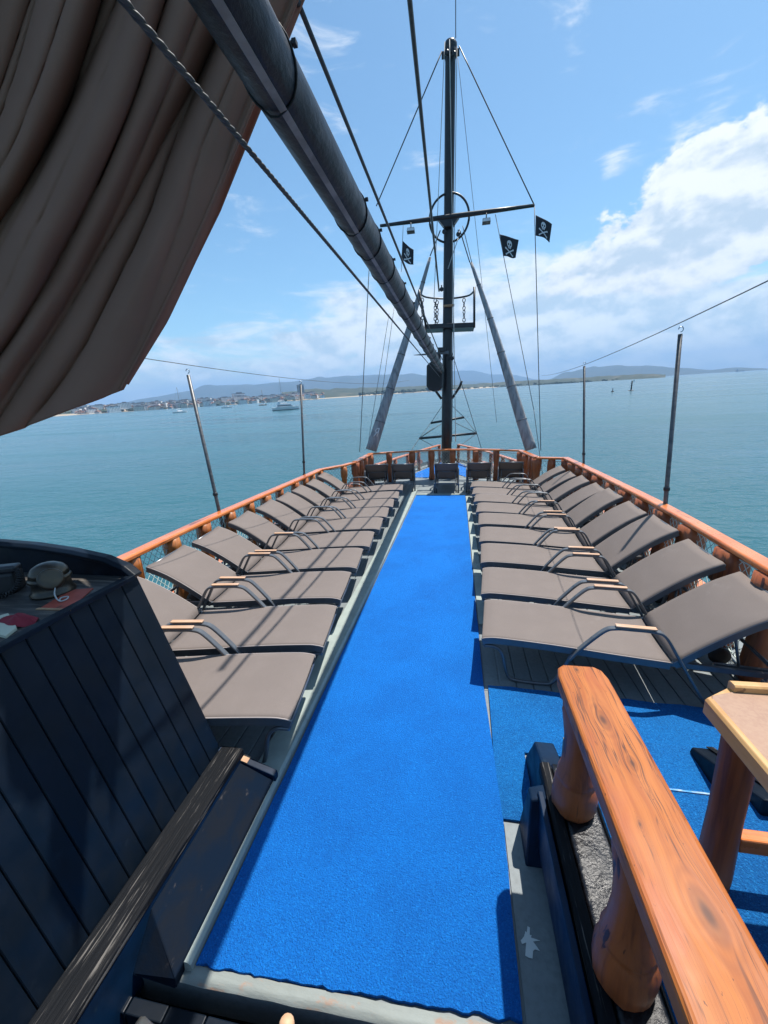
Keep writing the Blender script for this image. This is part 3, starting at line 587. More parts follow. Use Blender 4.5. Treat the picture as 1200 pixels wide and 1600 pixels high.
# painted deck boards, as raised planks with caulked gaps, both sides
q = MB(); x = -3.28
while x < 2.55:
    if not (-1.02 < x+.06 < .2):
        y0 = 2.0 if x > 0 else 1.7
        if x > .2: y0 = 2.55
        q.span(x+.004, x+.116, y0, 9.4 if (x < -2.7 or x > 1.85) else 11.2, -.012, 0.0)
    x += .12
q.span(-1.0, .44, 0.86, 11.0, -.012, -.004)
tag(q.build('deck_boards', 'deck', None, bevel=.003, seg=1), kind='structure')
q = MB()
q.grid(lambda a, b: Vector((-1.02+1.46*a, (.822+.046*b)+.035*a+.003*mnoise.noise(Vector((a*14, b*2, 3))), (.004 if b > .2 else -.012)+.004*mnoise.noise(Vector((a*20, b*3, 0))))), 60, 4)
tag(q.build('deck_lip', 'lip', None), kind='structure')
q = MB(); q.span(.238, .44, .80, 1.585, -.012, .004); tag(q.build('side_deck', 'deck', None), kind='structure')
q = MB(); q.span(-3.0, 2.5, -1.5, 0.76, -1.3, -1.1); tag(q.build('cockpit_floor', 'navy', None), kind='structure')
r = thing('cockpit_bulkhead', (-.3, .78, -1.1), 'dark navy boarded wall dropping below the carpet lip', 'wall')
q = MB(); x = -1.9
while x < .6: q.span(x, x+.145, .73, .775, -1.1, -.035); x += .15
q.build('boards', 'navy', r, bevel=.004); q = MB(); q.span(-1.3, .44, .70, .73, -.22, -.12); q.build('rail_board', 'navy_blue', r, bevel=.006)
# hull sides
r = thing('ship_hull', (-.35, 5, -3.4), 'dark hull of the wooden excursion ship under the deck', 'hull')
out = [(-3.08, -1.6), (-3.2, .2), (-3.36, 2.5), (-3.42, 5), (-3.4, 8.9), (-3.1, 11), (-2.5, 13.5), (-1.5, 16.5), (-.42, 18.8), (.62, 16.5), (1.75, 13.5), (2.5, 11), (2.74, 9.5), (2.74, 6), (2.64, 3), (2.6, .2), (2.45, -1.6)]
q = MB(); vs = []
for x, y in out: vs += [(x, y, -.19), (-.35+(x+.35)*.93, y-.15, -2.2), (-.35+(x+.35)*.72, y-.6, -4.0)]
n = len(out); q.add(vs, [(i*3+k, i*3+k+1, ((i+1) % n)*3+k+1, ((i+1) % n)*3+k) for i in range(n) for k in (0, 1)], True); q.build('planking', 'navy', r)
for s_ in (0, 1):
    q = MB(); side = out[:8] if s_ == 0 else out[9:]
    q.sweep([(x, y, -.10) for x, y in side], [(-.09, -.09), (.09, -.09), (.09, .055), (-.09, .055)]); q.build('gunwale', 'rail_y', r)
# foredeck beyond the bow rail
q = MB(); FD = [(-2.55, 11.3), (1.95, 11.5), (1.6, 13.5), (.55, 16.4), (-.42, 18.5), (-1.4, 16.4), (-2.4, 13.5)]
poly_sheet(q, FD, -.45, -.30); tag(q.build('foredeck', 'deck'), kind='structure')
q = MB(); poly_sheet(q, [(-1.75, 13.6), (-1.0, 13.4), (-.62, 14.2), (-.62, 17.4), (-.95, 16.4)], -.30, -.28)
tag(q.build('foredeck_carpet', 'carpet'), 'blue carpet on the foredeck left of the mast', 'carpet')
q = MB(); poly_sheet(q, [(.9, 13.6), (.35, 13.4), (.0, 14.2), (-.05, 17.4), (.25, 16.4)], -.30, -.28)
tag(q.build('foredeck_carpet', 'carpet'), 'blue carpet on the foredeck right of the mast', 'carpet')
# curbs along the runner
q = MB(); pr = [(-.085, -.02), (.085, -.02), (.085, .038), (.07, .05), (-.075, .05), (-.085, .04)]
q.sweep(bez([(-1.045, .85, 0), (-1.05, 2, 0), (-1.05, 4, 0), (-1.055, 6.5, 0), (-1.06, 9.75, 0)]), pr)
tag(q.build('curb', 'curb'), 'pale grey green curb along the left edge of the blue carpet', 'curb')
q = MB(); q.sweep(bez([(.255, 3.45, 0), (.25, 6, 0), (.245, 9.1, 0)]), [(-.045, -.02), (.045, -.02), (.045, .02), (-.045, .02)])
tag(q.build('curb', 'curb'), 'narrow pale curb along the right edge of the blue carpet', 'curb')
q = MB(); q.span(-.95, .18, 9.22, 9.34, -.001, .03); tag(q.build('threshold', 'curb'), 'pale grey board across the far end of the blue carpet', 'board')
# carpets
def carpet(name, pts, z0, z1, m_, label, step=.05):
    q = MB(); poly_sheet(q, pts, z0, z1); return tag(q.build(name, m_, None), label, 'carpet')
def edge(a, b, n, amp, sd):
    a, b = Vector(a), Vector(b); d = (b-a).normalized(); nn = Vector((-d.y, d.x))
    return [tuple(a.lerp(b, i/n) + nn*amp*mnoise.fractal(Vector((i*.35, sd, 0)), 1, 2, 3)) for i in range(n)]
pts = edge((-.955, .868), (.225, .912), 60, .012, 1) + edge((.225, .912), (.235, 1.58), 10, .003, 2) + edge((.235, 1.58), (.20, 2.6), 10, .004, 3) + edge((.20, 2.6), (.19, 9.2), 40, .006, 4) + edge((.19, 9.2), (-.955, 9.2), 10, .004, 5) + edge((-.955, 9.2), (-.955, .868), 50, .006, 6)
carpet('carpet_runner', pts, -.003, .014, 'carpet', 'long bright blue carpet runner down the middle of the deck')
pts = [(.215, 1.60), (.395, 1.60), (.40, 2.02), (1.2, 2.02)] + [(1.35, 2.02), (1.35, 1.6), (2.35, 1.6)] + edge((2.35, 2.52), (.18, 2.60), 40, .012, 7)
carpet('carpet', pts, .001, .012, 'carpet_old', 'short blue carpet between the stair and the nearest right lounger')
# ------------------------------------------------------------------ SUN LOUNGERS
def lounger_rail(back_deg=31.0, ln=.775):
    seat = bez([(0.0, 0, .334), (.04, 0, .346), (.14, 0, .354), (.5, 0, .345), (.9, 0, .322), (1.21, 0, .308)], 5)
    a = R_(back_deg); hx, hz = 1.225, .310; back = []
    for i in range(11):
        t = i/10; s = ln*t; off = .018*math.sin(t*math.pi) - .030*max(0, t-.7)**1.5*4
        back.append(Vector((hx+math.cos(a)*s-math.sin(a)*off, 0, hz+math.sin(a)*s+math.cos(a)*off)))
    return seat, back
HW = .300
ARM = [(-.0095, -.016), (-.006, -.0205), (.006, -.0205), (.0095, -.016), (.0095, .016), (.006, .0205), (-.006, .0205), (-.0095, .016)]
def make_lounger(back_deg=36.0, ln=.775, slats=True):
    r = bpy.data.objects.new('sun_lounger', None); COL.objects.link(r); r.empty_display_size = .1
    seat, back = lounger_rail(back_deg, ln)
    def cloth(path, sag):
        q = MB(); n = len(path)
        def fn(a, b):
            y = -HW-.006+2*(HW+.006)*a; k = b*(n-1); i = min(int(k), n-2); p = path[i].lerp(path[i+1], k-i)
            e = max(0, abs(2*a-1)-.93)/.07
            return Vector((p.x, y, p.z+.022-sag*(1-(2*a-1)**2)-.006*e*e))
        q.grid(fn, 18, n-1); return q
    st = cloth(seat, .012).build('seat', 'fabric', r, solid=.004)
    bk = cloth(back, .014).build('backrest', 'fabric', r, solid=.004)
    q = MB()
    for s in (-1, 1):
        q = MB(); q.tube([p+Vector((0, s*(HW+.004), .014)) for p in seat], .0042, 6); q.build('piping', 'piping', st)
        q = MB(); q.tube([p+Vector((0, s*(HW+.004), .014)) for p in back], .0042, 6); q.build('piping', 'piping', bk)
    q = MB()
    pr = [(-.011, -.034), (.011, -.034), (.011, .012), (-.011, .012)]
    q = MB()
    for s in (-1, 1):
        q.sweep([p+Vector((0, s*(HW-.004), -.002)) for p in seat], pr)
        q.sweep([Vector((1.19, s*(HW-.030), .298)), Vector((1.5, s*(HW-.030), .292)), Vector((1.84, s*(HW-.030), .285))], [(-.011, -.018), (.011, -.018), (.011, .018), (-.011, .018)])
    for x, z in ((.02, .288), (.62, .318), (1.2, .30), (1.83, .285)): q.tube([(x, -HW+.01, z), (x, HW-.01, z)], .013, 8)
    q.build('frame', 'frame', r)
    q = MB()
    for s in (-1, 1): q.sweep([p+Vector((0, s*(HW-.006), -.002)) for p in back], pr)
    q.tube([back[-1]+Vector((0, -HW, 0)), back[-1]+Vector((0, HW, 0))], .013, 8); q.tube([back[5]+Vector((0, -HW, -.02)), back[5]+Vector((0, HW, -.02))], .011, 8)
    q.build('backrest_frame', 'frame', r)
    for s in (-1, 1):
        q = MB(); q.tube([back[6]+Vector((0, s*(HW-.07), -.03)), Vector((1.62, s*(HW-.07), .305))], .009, 6)
        q.sweep([Vector((1.48, s*(HW-.07), .30)), Vector((1.78, s*(HW-.07), .295))], [(-.01, -.012), (.01, -.012), (.01, .012), (-.01, .012)])
        q.build('strut', 'frame', r)
    for s in (-1, 1):
        y = s*(HW-.012)
        q = MB(); q.tube([Vector((x, y, z)) for x, y_, z in bez([(.015, 0, .283), (.09, 0, .283), (.145, 0, .235), (.175, 0, .10), (.20, 0, .035), (.255, 0, .013), (.42, 0, .013), (.50, 0, .035), (.56, 0, .14), (.62, 0, .30)], 5)], .0135, 8, flat=1.0); q.build('leg', 'frame', r)
        y = s*(HW+.014)
        q = MB(); q.sweep([Vector((x, y, z)) for x, y_, z in bez([(.60, 0, .27), (.66, 0, .36), (.79, 0, .515), (.86, 0, .548), (.96, 0, .552), (1.08, 0, .55), (1.15, 0, .525), (1.23, 0, .395), (1.33, 0, .22), (1.43, 0, .06), (1.50, 0, .014), (1.62, 0, .013), (1.68, 0, .06), (1.72, 0, .27)], 5)], ARM, (0, 1, 0)); ar = q.build('armrest', 'frame', r)
        if slats: q = MB(); q.span(.86, 1.10, y-.019, y+.019, .563, .575); q.build('slat', 'slat', ar, bevel=.004)
        q = MB(); q.lathe((1.76, s*(HW-.045)-.014, .075), [(.03, 0), (.072, .003), (.075, .014), (.072, .025), (.03, .028)], 18, (0, 1, 0)); wh = q.build('wheel', 'rubber', r)
        q = MB(); q.tube([(1.76, s*(HW-.045), .075), (1.76, s*(HW-.045), .28)], .011, 6); q.build('fork', 'frame', wh)
    return r
L0 = make_lounger(38.5, .735); LB = make_lounger(35.0, .735, False); LC = make_lounger(33, .67); LD = make_lounger(35, .67, False)
ORD = ['nearest', 'second', 'third', 'fourth', 'fifth', 'sixth', 'seventh', 'eighth', 'ninth', 'farthest']
def put_lounger(src, x, y, rot, label, group):
    if src.get('_u') is None: o = src; src['_u'] = 1
    else: o = copy_tree(src)
    o.location = (x, y, 0.0); o.rotation_euler = (0, 0, rot); o.scale = (1, 1, rnd.uniform(.965, 1.035)); tag(o, label, 'sun lounger', group)
    if '_u' in o: del o['_u']; 
    src['_u'] = 1
    return o
RX = [.225, .255, .285, .31, .33, .337, .33, .322, .315]
allL = []
for i in range(9):
    y = 2.64+.728*i+.345
    nm = ['nearest to the camera, behind the orange handrail end', 'second from the camera', 'third from the camera, crossed by a pole shadow', 'fourth from the camera', 'middle one of the nine', 'fourth from the bow', 'third from the bow', 'second from the bow', 'nearest the bow corner post'][i]
    allL.append(put_lounger(L0 if i < 5 else LB, RX[i]-.01, y, R_(-4.5+rnd.uniform(-1.2, 1.2)), 'sun lounger in the right row, '+nm, 'sun loungers in the right row'))
LX = [-.95, -1.0, -1.07, -1.105, -1.11, -1.12, -1.145, -1.155, -1.16, -1.17]; LY = [1.671, 2.375, 3.10, 3.83, 4.53, 5.26, 5.98, 6.66, 7.37, 8.08]
for i in range(10):
    nm = ['nearest, half hidden by the navy console', 'second from the camera, beside the console top', 'third from the camera', 'fourth from the camera', 'fifth from the camera', 'fifth from the bow', 'fourth from the bow', 'third from the bow', 'second from the bow', 'nearest the bow corner post'][i]
    allL.append(put_lounger(LC if i < 4 else LD, LX[i]+.01, LY[i]+.35, math.pi+R_(6+rnd.uniform(-1.2, 1.2)), 'sun lounger in the left row, '+nm, 'sun loungers in the left row'))
L1 = make_lounger(40.0, .775, False)
BX = [(-1.92, 9.42, 14, 'far left one, beside the left corner post'), (-1.29, 9.45, 6, 'second from the left'), (-.25, 9.40, 0, 'middle one at the end of the carpet'), (.51, 9.45, -1, 'second from the right'), (1.22, 9.5, -7, 'far right one, beside the right corner post')]
for x, y, a, nm in BX:
    rot = -R_(a*-1)-math.pi/2                                 # head end towards the camera, foot to the bow
    hd = Vector((x, y, 0)); ln = 1.79
    d = Vector((math.cos(rot), math.sin(rot), 0)); p = hd-d*ln*.9
    allL.append(put_lounger(L1, p.x, p.y, rot, 'dark-backed sun lounger facing the bow, '+nm, 'sun loungers across the bow')); allL[-1].scale = (.9, .9, .92)
for o in (L0, L1, LB, LC, LD):
    if '_u' in o: del o['_u']
# ------------------------------------------------------------------ RAILINGS with nets
LRAIL = [(-3.04, -.6, .78), (-3.06, .6, .78), (-3.05, 2.7, .78), (-3.09, 4.0, .78), (-3.08, 5.8, .78), (-3.05, 7.4, .78), (-3.05, 8.5, .78)]
LJOG = [(-3.05, 8.5, .78), (-2.62, 8.95, .81), (-2.42, 9.25, .84)]
LRUN = [(-2.42, 9.25, .85), (-2.38, 10.9, .86)]
BOW = [(-2.38, 10.9, .86), (-1.85, 11.18, .86), (-1.1, 11.45, .86), (-.27, 11.55, .86), (.6, 11.42, .86), (1.2, 11.15, .86), (1.63, 10.9, .86)]
RRUN = [(1.63, 10.9, .86), (1.76, 9.40, .86)]
RJOG = [(1.76, 9.40, .85), (2.32, 9.22, .85)]
RRAIL = [(2.32, 9.22, .86), (2.32, 8.0, .86), (2.30, 6.4, .86), (2.26, 4.7, .86), (2.14, 3.0, .86), (2.04, 1.6, .86), (1.98, -.6, .86)]
RP = [(-.062, -.046), (.062, -.046), (.067, -.037), (.067, -.012), (.056, 0), (-.056, 0), (-.067, -.012), (-.067, -.037)]
def path_at(path, y):
    for a, b in zip(path, path[1:]):
        if min(a[1], b[1]) <= y <= max(a[1], b[1]): t = (y-a[1])/(b[1]-a[1]); return Vector(a).lerp(Vector(b), t)
    return Vector(path[-1])
def log_post(q, p, h, r=.062, sq=.35, low=0.0):
    j = lambda: rnd.uniform(.93, 1.08)
    prof = [(r*1.05*j(), low), (r*1.1*j(), low+.05), (r*j(), low+.16*h), (r*.90*j(), low+.34*h), (r*.84*j(), low+.46*h), (r*.86*j(), low+.54*h), (r*.90, low+.60*h), (r*1.08*j(), low+.635*h), (r*1.12*j(), low+.82*h), (r*1.06*j(), h-.048)]
    q.lathe((p.x, p.y, 0), prof, 12, (rnd.uniform(-.02, .02), rnd.uniform(-.02, .02), 1), .08, sq)
def net_on(path, z0, z1, cell, parent, m_, r=.0034):
    pts = [Vector((p[0], p[1], 0)) for p in path]; seg = [(a, b, (b-a).length) for a, b in zip(pts, pts[1:])]; tot = sum(s[2] for s in seg)
    def P(s, z):
        s = max(0, min(tot, s))
        for a, b, l in seg:
            if s <= l+1e-6: v = a.lerp(b, s/l); break
            s -= l
        return v+Vector((.02*mnoise.noise(Vector((v.x*2, v.y*2, z*4))), .02*mnoise.noise(Vector((v.y*2, z*5, v.x))), z+.022*mnoise.noise(Vector((v.y*1.3, v.x*1.3, z)))))
    q = MB(); H = z1-z0; k = int(H/cell)
    for i in range(-k, int(tot/cell)+1):
        for dr in (1, -1):
            ln = []
            for j in range(k+1):
                s = (i+(j if dr > 0 else k-j))*cell
                if -1e-6 <= s <= tot+1e-6: ln.append(P(s, z0+H*j/k))
            if len(ln) > 1: q.tube(ln, r, 3, False)
    for z in (z0, z1): q.tube([P(tot*i/60, z) for i in range(61)], r*2, 4, False)
    return q.build('net', m_, parent, recalc=False)
def railing(name, label, paths, posts, pm, hm, netspec=None, r=.062, sq=.35, base=0.0, curve=True):
    p0 = paths[0][0]; rt_ = thing(name, (p0[0], p0[1], 0), label, 'railing')
    for path in paths:
        q = MB(); q.sweep(bez(path, 5) if (curve and len(path) > 2) else path, RP); q.build('handrail', hm, rt_, bevel=.004, seg=1)
    for p, rr in posts:
        q = MB(); log_post(q, p, p.z, rr, sq, base); q.build('post', pm, rt_)
    if netspec:
        for pth, z0, z1, cell, m_ in netspec: net_on(pth, z0, z1, cell, rt_, m_)
    return rt_
LP = [-.3, .3, .9, 1.5, 2.05, 2.6, 3.09, 3.68, 4.24, 4.81, 5.36, 5.87, 6.41, 7.04, 7.55, 7.96]
railing('side_railing', 'orange wooden railing with log posts along the left side of the deck', [LRAIL], [(path_at(LRAIL, y), .075*rnd.uniform(.92, 1.08)) for y in LP], 'log', 'rail_y', [(LRAIL, .05, .72, .085, 'net')])
railing('side_railing', 'short angled wooden railing section at the left bow corner', [LJOG], [(Vector(LJOG[0]), .075), (Vector(LJOG[1]), .07)], 'log', 'rail_x', [(LJOG, .05, .74, .085, 'net_dark')], curve=False)
railing('bow_railing', 'curved wooden railing with square posts across the bow, behind the dark loungers', [LRUN, BOW, RRUN],
        [(Vector(p), .085) for p in ((-2.42, 9.3, .85), (-2.40, 9.65, .85), (-2.40, 10.2, .85), (-2.38, 10.8, .86))] + [(Vector((x, y, .86)), .074) for x, y in ((-1.9, 11.13), (-1.28, 11.4), (-.72, 11.5), (-.13, 11.55), (.52, 11.43), (1.06, 11.22))] + [(Vector(p), .09) for p in ((1.63, 10.75, .86), (1.68, 10.2, .86), (1.73, 9.75, .86), (1.76, 9.45, .86))],
        'log_dark', 'rail_x', [(BOW, .05, .78, .085, 'net'), (RRUN, .05, .78, .085, 'net'), (LRUN, .05, .78, .085, 'net_dark')], sq=.9, curve=False)
railing('side_railing', 'short wooden railing section across the right bow corner', [RJOG], [(Vector((2.05, 9.32, .85)), .07)], 'log_dark', 'rail_x', [(RJOG, .05, .76, .085, 'net')], sq=.9, curve=False)
RPST = [-.2, .45, 1.1, 1.7, 2.3, 2.9, 3.42, 4.07, 4.68, 5.24, 5.76, 6.36, 6.98, 7.52, 8.07, 8.55, 9.1]
railing('side_railing', 'reddish wooden railing with notched square posts along the right side of the deck', [RRAIL], [(path_at(RRAIL, y), .092*rnd.uniform(.92, 1.08)) for y in RPST], 'log_dark', 'rail_y', [(RRAIL, .03, .78, .085, 'net')], sq=.9)
# foredeck rails beyond the bow rail
fl = [(-2.45, 11.9, .42), (-2.05, 13.2, .44), (-1.45, 15.2, .47), (-.75, 17.2, .5)]; fr = [(1.8, 11.9, .42), (1.45, 13.2, .44), (.85, 15.2, .47), (.05, 17.2, .5)]
for path, sd in ((fl, 'left'), (fr, 'right')):
    pp = [Vector(path[0]).lerp(Vector(path[1]), .5), Vector(path[1]), Vector(path[1]).lerp(Vector(path[2]), .5), Vector(path[2]), Vector(path[2]).lerp(Vector(path[3]), .5), Vector(path[3])]
    railing('foredeck_railing', 'low wooden railing curving along the foredeck %s of the mast' % sd, [path], [(p, .06) for p in pp], 'log_dark', 'rail_y', [(path, -.25, .36, .1, 'net')], sq=.9, base=-.3)
# thin steel poles rising from the rails
def pole(u0, v0, u1, v1, X0, Y0, label):
    b = Vector((X0, Y0, .30)); t = py(u1, v1, Y0); m_ = py(u0, v0, Y0)
    b = m_ + (m_-t).normalized()*0.9
    r = thing('awning_pole', b, label, 'pole', 'awning poles on the rails')
    q = MB(); q.lathe(b, [(.024, 0), (.023, .9), (.021, (t-b).length)], 10, (t-b)); q.build('tube', 'steel', r)
    q = MB(); q.tube([t+Vector((.022*math.cos(a), 0, .02+.026+.026*math.sin(a))) for a in [R_(x) for x in range(-90, 181, 30)]], .005, 6); q.build('hook', 'chrome', r)
    q = MB()
    for z in (.75, 1.02): q.lathe(b+(t-b).normalized()*z, [(.03, 0), (.032, .01), (.032, .03), (.03, .04)], 10, (t-b))
    q.build('clamp', 'black', r); return t
tA = pole(340, 788, 294, 586, -3.18, 4.7, 'near left steel pole leaning on the left rail, with a hook on top')
tB = pole(475, 732, 470, 601, -3.17, 7.95, 'far left steel pole standing at the left rail before the hotel tower')
tC = pole(1040, 783, 1063, 522, 2.36, 4.84, 'near right steel pole, the tallest in the photo, at the right rail')
tD = pole(912, 720, 913, 572, 2.44, 8.45, 'far right steel pole at the right rail below the dark hill')
# ------------------------------------------------------------------ MAST and what is fixed to it
MY = 12.0
mb = py(697, 740, MY); mtop = py(704, 66, MY)
mast = thing('mast', (mb.x, MY, -.30), 'tall black mast with a yard and crow nest standing ahead of the bow rail', 'mast')
q = MB(); ax = mtop-Vector((mb.x, MY, -.30)); ln = ax.length
q.lathe((mb.x, MY, -.30), [(.150, 0), (.147, 2), (.136, 4), (.126, 6.5), (.124, ln-.35), (.128, ln-.34), (.128, ln)], 20, ax); q.build('pole', 'black', mast)
q = MB(); q.lathe(mtop-Vector((0, 0, .3)), [(.14, 0), (.15, .03), (.15, .12), (.135, .15), (.15, .17), (.15, .26), (.11, .31), (.02, .33)], 18, ax)
for s in (-1, 1): q.box(mtop+Vector((s*.17, 0, -.22)), (.08, .06, .12))
q.build('mast_cap', 'black', mast)
mastat = lambda z: Vector((mb.x, MY, -.3)).lerp(mtop, (z+.3)/(mtop.z+.3))
yl, yr = py(594, 353, MY-.24), py(835, 321, MY-.24)
q = MB(); q.tube([yl, yl.lerp(yr, .25), yl.lerp(yr, .5), yl.lerp(yr, .75), yr], [.036, .052, .06, .052, .036], 12); yd = q.build('yard', 'black', mast)
q = MB(); c = yl.lerp(yr, .46)+Vector((0, .08, -.12)); q.hexa([c+Vector(v) for v in ((-.1, -.1, -.1), (.1, -.1, -.1), (.1, .1, -.1), (-.1, .1, -.1), (-.28, -.1, .12), (.28, -.1, .12), (.28, .1, .12), (-.28, .1, .12))]); q.build('yard_bracket', 'black', mast, bevel=.01)
for u, v in ((642, 354), (760, 339)):
    p = py(u, v-4, MY-.3)
    q = MB(); q.tube([p+Vector((0, 0, .03)), p-Vector((0, 0, .10))], .014, 6); q.hexa([p+Vector(w) for w in ((-.10, -.10, -.19), (.10, -.10, -.19), (.10, .02, -.22), (-.10, .02, -.22), (-.09, -.07, -.10), (.09, -.07, -.10), (.09, .03, -.12), (-.09, .03, -.12))]); fl_ = q.build('floodlight', 'steel', mast)
    q = MB(); q.hexa([p+Vector(w) for w in ((-.09, -.108, -.185), (.09, -.108, -.185), (.09, -.104, -.185), (-.09, -.104, -.185), (-.08, -.088, -.115), (.08, -.088, -.115), (.08, -.082, -.115), (-.08, -.082, -.115))]); q.build('lens', 'white', fl_)
hc = py(702, 342, MY-.02); hw_ = (py(733, 342, MY)-py(672, 342, MY)).length/2; hh = (py(702, 304, MY)-py(702, 381, MY)).length/2
q = MB(); q.tube([hc+Vector((hw_*math.cos(2*math.pi*i/40), -.05, hh*math.sin(2*math.pi*i/40))) for i in range(40)], .028, 8, closed=True); q.build('hoop', 'black', mast)
# crow nest
ca, cb = py(664, 512, MY), py(741, 509, MY)
nest = None
q = MB(); q.hexa([Vector(v) for v in ((ca.x, MY-.22, ca.z-.07), (cb.x, MY-.22, cb.z-.07), (cb.x, MY+.45, cb.z-.07), (ca.x, MY+.45, ca.z-.07), (ca.x, MY-.22, ca.z+.05), (cb.x, MY-.22, cb.z+.05), (cb.x, MY+.45, cb.z+.05), (ca.x, MY+.45, ca.z+.05))]); nest = q.build('crow_nest', 'black', mast, bevel=.015)
ra, rb_ = py(655, 458, MY-.2), py(741, 455, MY-.2)
q = MB(); q.tube(bez([ra, ra.lerp(rb_, .12)+Vector((0, .45, -.0)), ra.lerp(rb_, .5)+Vector((0, .75, .02)), ra.lerp(rb_, .88)+Vector((0, .45, 0)), rb_], 6), .024, 8); q.build('guard_rail', 'black', nest)
for a, b in ((ra+Vector((0, 0, .08)), py(666, 512, MY-.2)), (rb_+Vector((0, 0, .10)), py(741, 512, MY-.2))):
    q = MB(); q.tube([a, b], .03, 8); q.build('upright', 'black', nest)
def chain(u, v0, v1, Yc, parent, m_, r=.035):
    a, b = py(u, v0, Yc), py(u, v1, Yc); n = max(4, int((a-b).length/.085)); q = MB()
    for i in range(n):
        c = a.lerp(b, (i+.5)/n); t = i*1.3
        q.tube([c+Vector((r*1.1*math.cos(k*math.pi/4)*math.cos(t), r*1.1*math.cos(k*math.pi/4)*math.sin(t), .055*math.sin(k*math.pi/4))) for k in range(8)], .013, 5, closed=True)
    return q.build('chain', m_, parent)
for u, v0, v1 in ((660, 466, 505), (680, 467, 512), (683, 470, 510), (725, 466, 503)): chain(u, v0, v1, MY+.1, nest, 'rope_grey')
q = MB(); p = py(701, 477, MY-.2); q.box(p+Vector((0, .04, 0)), (.30, .06, .05)); q.build('lashing', 'rawwood', mast)
for s in (-1, 1):
    q = MB(); p = py(698, 606, MY); q.tube([p+Vector((s*.15, 0, -.30)), p+Vector((s*.36, -.05, .0)), p+Vector((s*.42, -.08, .16))], .035, 8); q.build('cleat_arm', 'black', mast)
q = MB()
for z in (.15,): q.lathe(mastat(z)-Vector((0, 0, .03)), [(.147, 0), (.157, .01), (.157, .06), (.147, .07)], 18)
q.build('mast_band', 'steel', mast)
for u, v, yy in ((698, 82, -.2), (709, 84, -.2), (694, 362, -.22), (716, 366, -.2), (690, 452, -.25), (706, 560, -.22)):
    p = py(u, v, MY+yy); q = MB(); q.lathe(p+Vector((0, -.025, 0)), [(.02, 0), (.052, .004), (.055, .025), (.052, .046), (.02, .05)], 14, (0, 1, 0)); q.box(p+Vector((0, 0, .06)), (.03, .045, .07)); q.build('pulley_block', 'black', mast)
# radar and loudspeaker hung on the mast
p = py(675, 553, MY-.35)
r = thing('radar_scanner', p, 'flat radar scanner on a bracket left of the mast', 'radar')
q = MB(); q.hexa([p+Vector(v) for v in ((-.30, -.06, -.015), (.45, -.06, -.03), (.45, .06, -.03), (-.30, .06, -.015), (-.5, -.05, .0), (.45, -.05, .05), (.45, .05, .05), (-.5, .05, .0))]); q.build('antenna_bar', 'rope_grey', r)
q = MB(); q.lathe(p+Vector((.1, 0, -.20)), [(.12, 0), (.14, .02), (.13, .17), (.06, .18)], 14); q.box(p+Vector((.26, 0, .09)), (.20, .2, .10)); q.build('motor_housing', 'black', r)
a, b = py(680, 566, MY-.35), py(680, 612, MY-.35)
r = thing('loudspeaker', b, 'rounded black loudspeaker box hung on the mast under the radar', 'loudspeaker')
q = MB(); w = .20
q.prism([Vector((b.x+x*w*1.15, MY-.55, b.z+z*(a.z-b.z))) for x, z in ((-.75, .08), (-.2, 0), (.5, .03), (.85, .15), (.98, .8), (.8, .97), (-.5, 1), (-.95, .88), (-1, .2))], (0, .38, 0)); q.build('cabinet', 'black', r, bevel=.03, seg=3)
q = MB(); q.prism([Vector((b.x+x*w, MY-.556, b.z+z*(a.z-b.z))) for x, z in ((-.7, .14), (.6, .12), (.85, .5), (.75, .9), (-.7, .92), (-.9, .5))], (0, .01, 0)); q.build('grille', 'rubber', r)
# ------------------------------------------------------------------ BOOM overhead
bA, bB = pz(513, 270, 2.50), py(690, 580, MY-.15)
bd = (bB-bA); b0 = bA-bd*.06
def boom_at(t): return b0.lerp(bB, t)
boom = thing('boom', bB, 'thick dark boom running overhead from the mast towards the camera', 'boom')
q = MB(); n = 26; path = []; rad = []
for i in range(n+1):
    t = (i/n)**1.7; p = boom_at(t); path.append(p); rad.append((.038+.040*min(1, t*1.15)**.8)*(1 if t < .97 else .8))
q.tube(path, rad, 28); q.build('spar', 'boom', boom)
def rad_at(t): return .038+.040*min(1, t*1.15)**.8
side = bd.normalized().cross(Vector((0, 0, 1))).normalized(); dn = bd.normalized().cross(side)
if dn.z > 0: dn = -dn
def on_boom(t, ang, k=1.0):                                   # angle from straight down towards port
    return boom_at(t) + (dn*math.cos(ang) - side*math.sin(ang))*rad_at(t)*k
q = MB(); B1 = R_(-14)
vs = []; ts = [(i/40)**1.7*.985 for i in range(41)]
for t in ts:
    w = .0052/rad_at(t); vs += [on_boom(t, B1-w, .97), on_boom(t, B1-w, 1.06), on_boom(t, B1+w, 1.06), on_boom(t, B1+w, .97)]
q.add(vs, [(i*4+a, i*4+a+1, (i+1)*4+a+1, (i+1)*4+a) for i in range(40) for a in range(3)]); q.build('batten', 'batten', boom)
tt = [.0305, .0735, .092, .118, .15, .19, .235, .285, .34, .40, .47, .55, .64, .74, .85]
for t in tt:
    q = MB(); q.tube([on_boom(t+(.0022*math.cos(k*2*math.pi/24)), k*2*math.pi/24, 1.035+(.09 if abs(k*15-8) < 20 else 0)) for k in range(24)], .0016+.004*t, 5, closed=True)
    p = on_boom(t, R_(-115), 1.1); q.ball(p, .004+.006*t, 8, 5); q.box(p+side*.003, (.006+.006*t, .009, .006+.004*t)); q.build('band', 'rubber', boom)
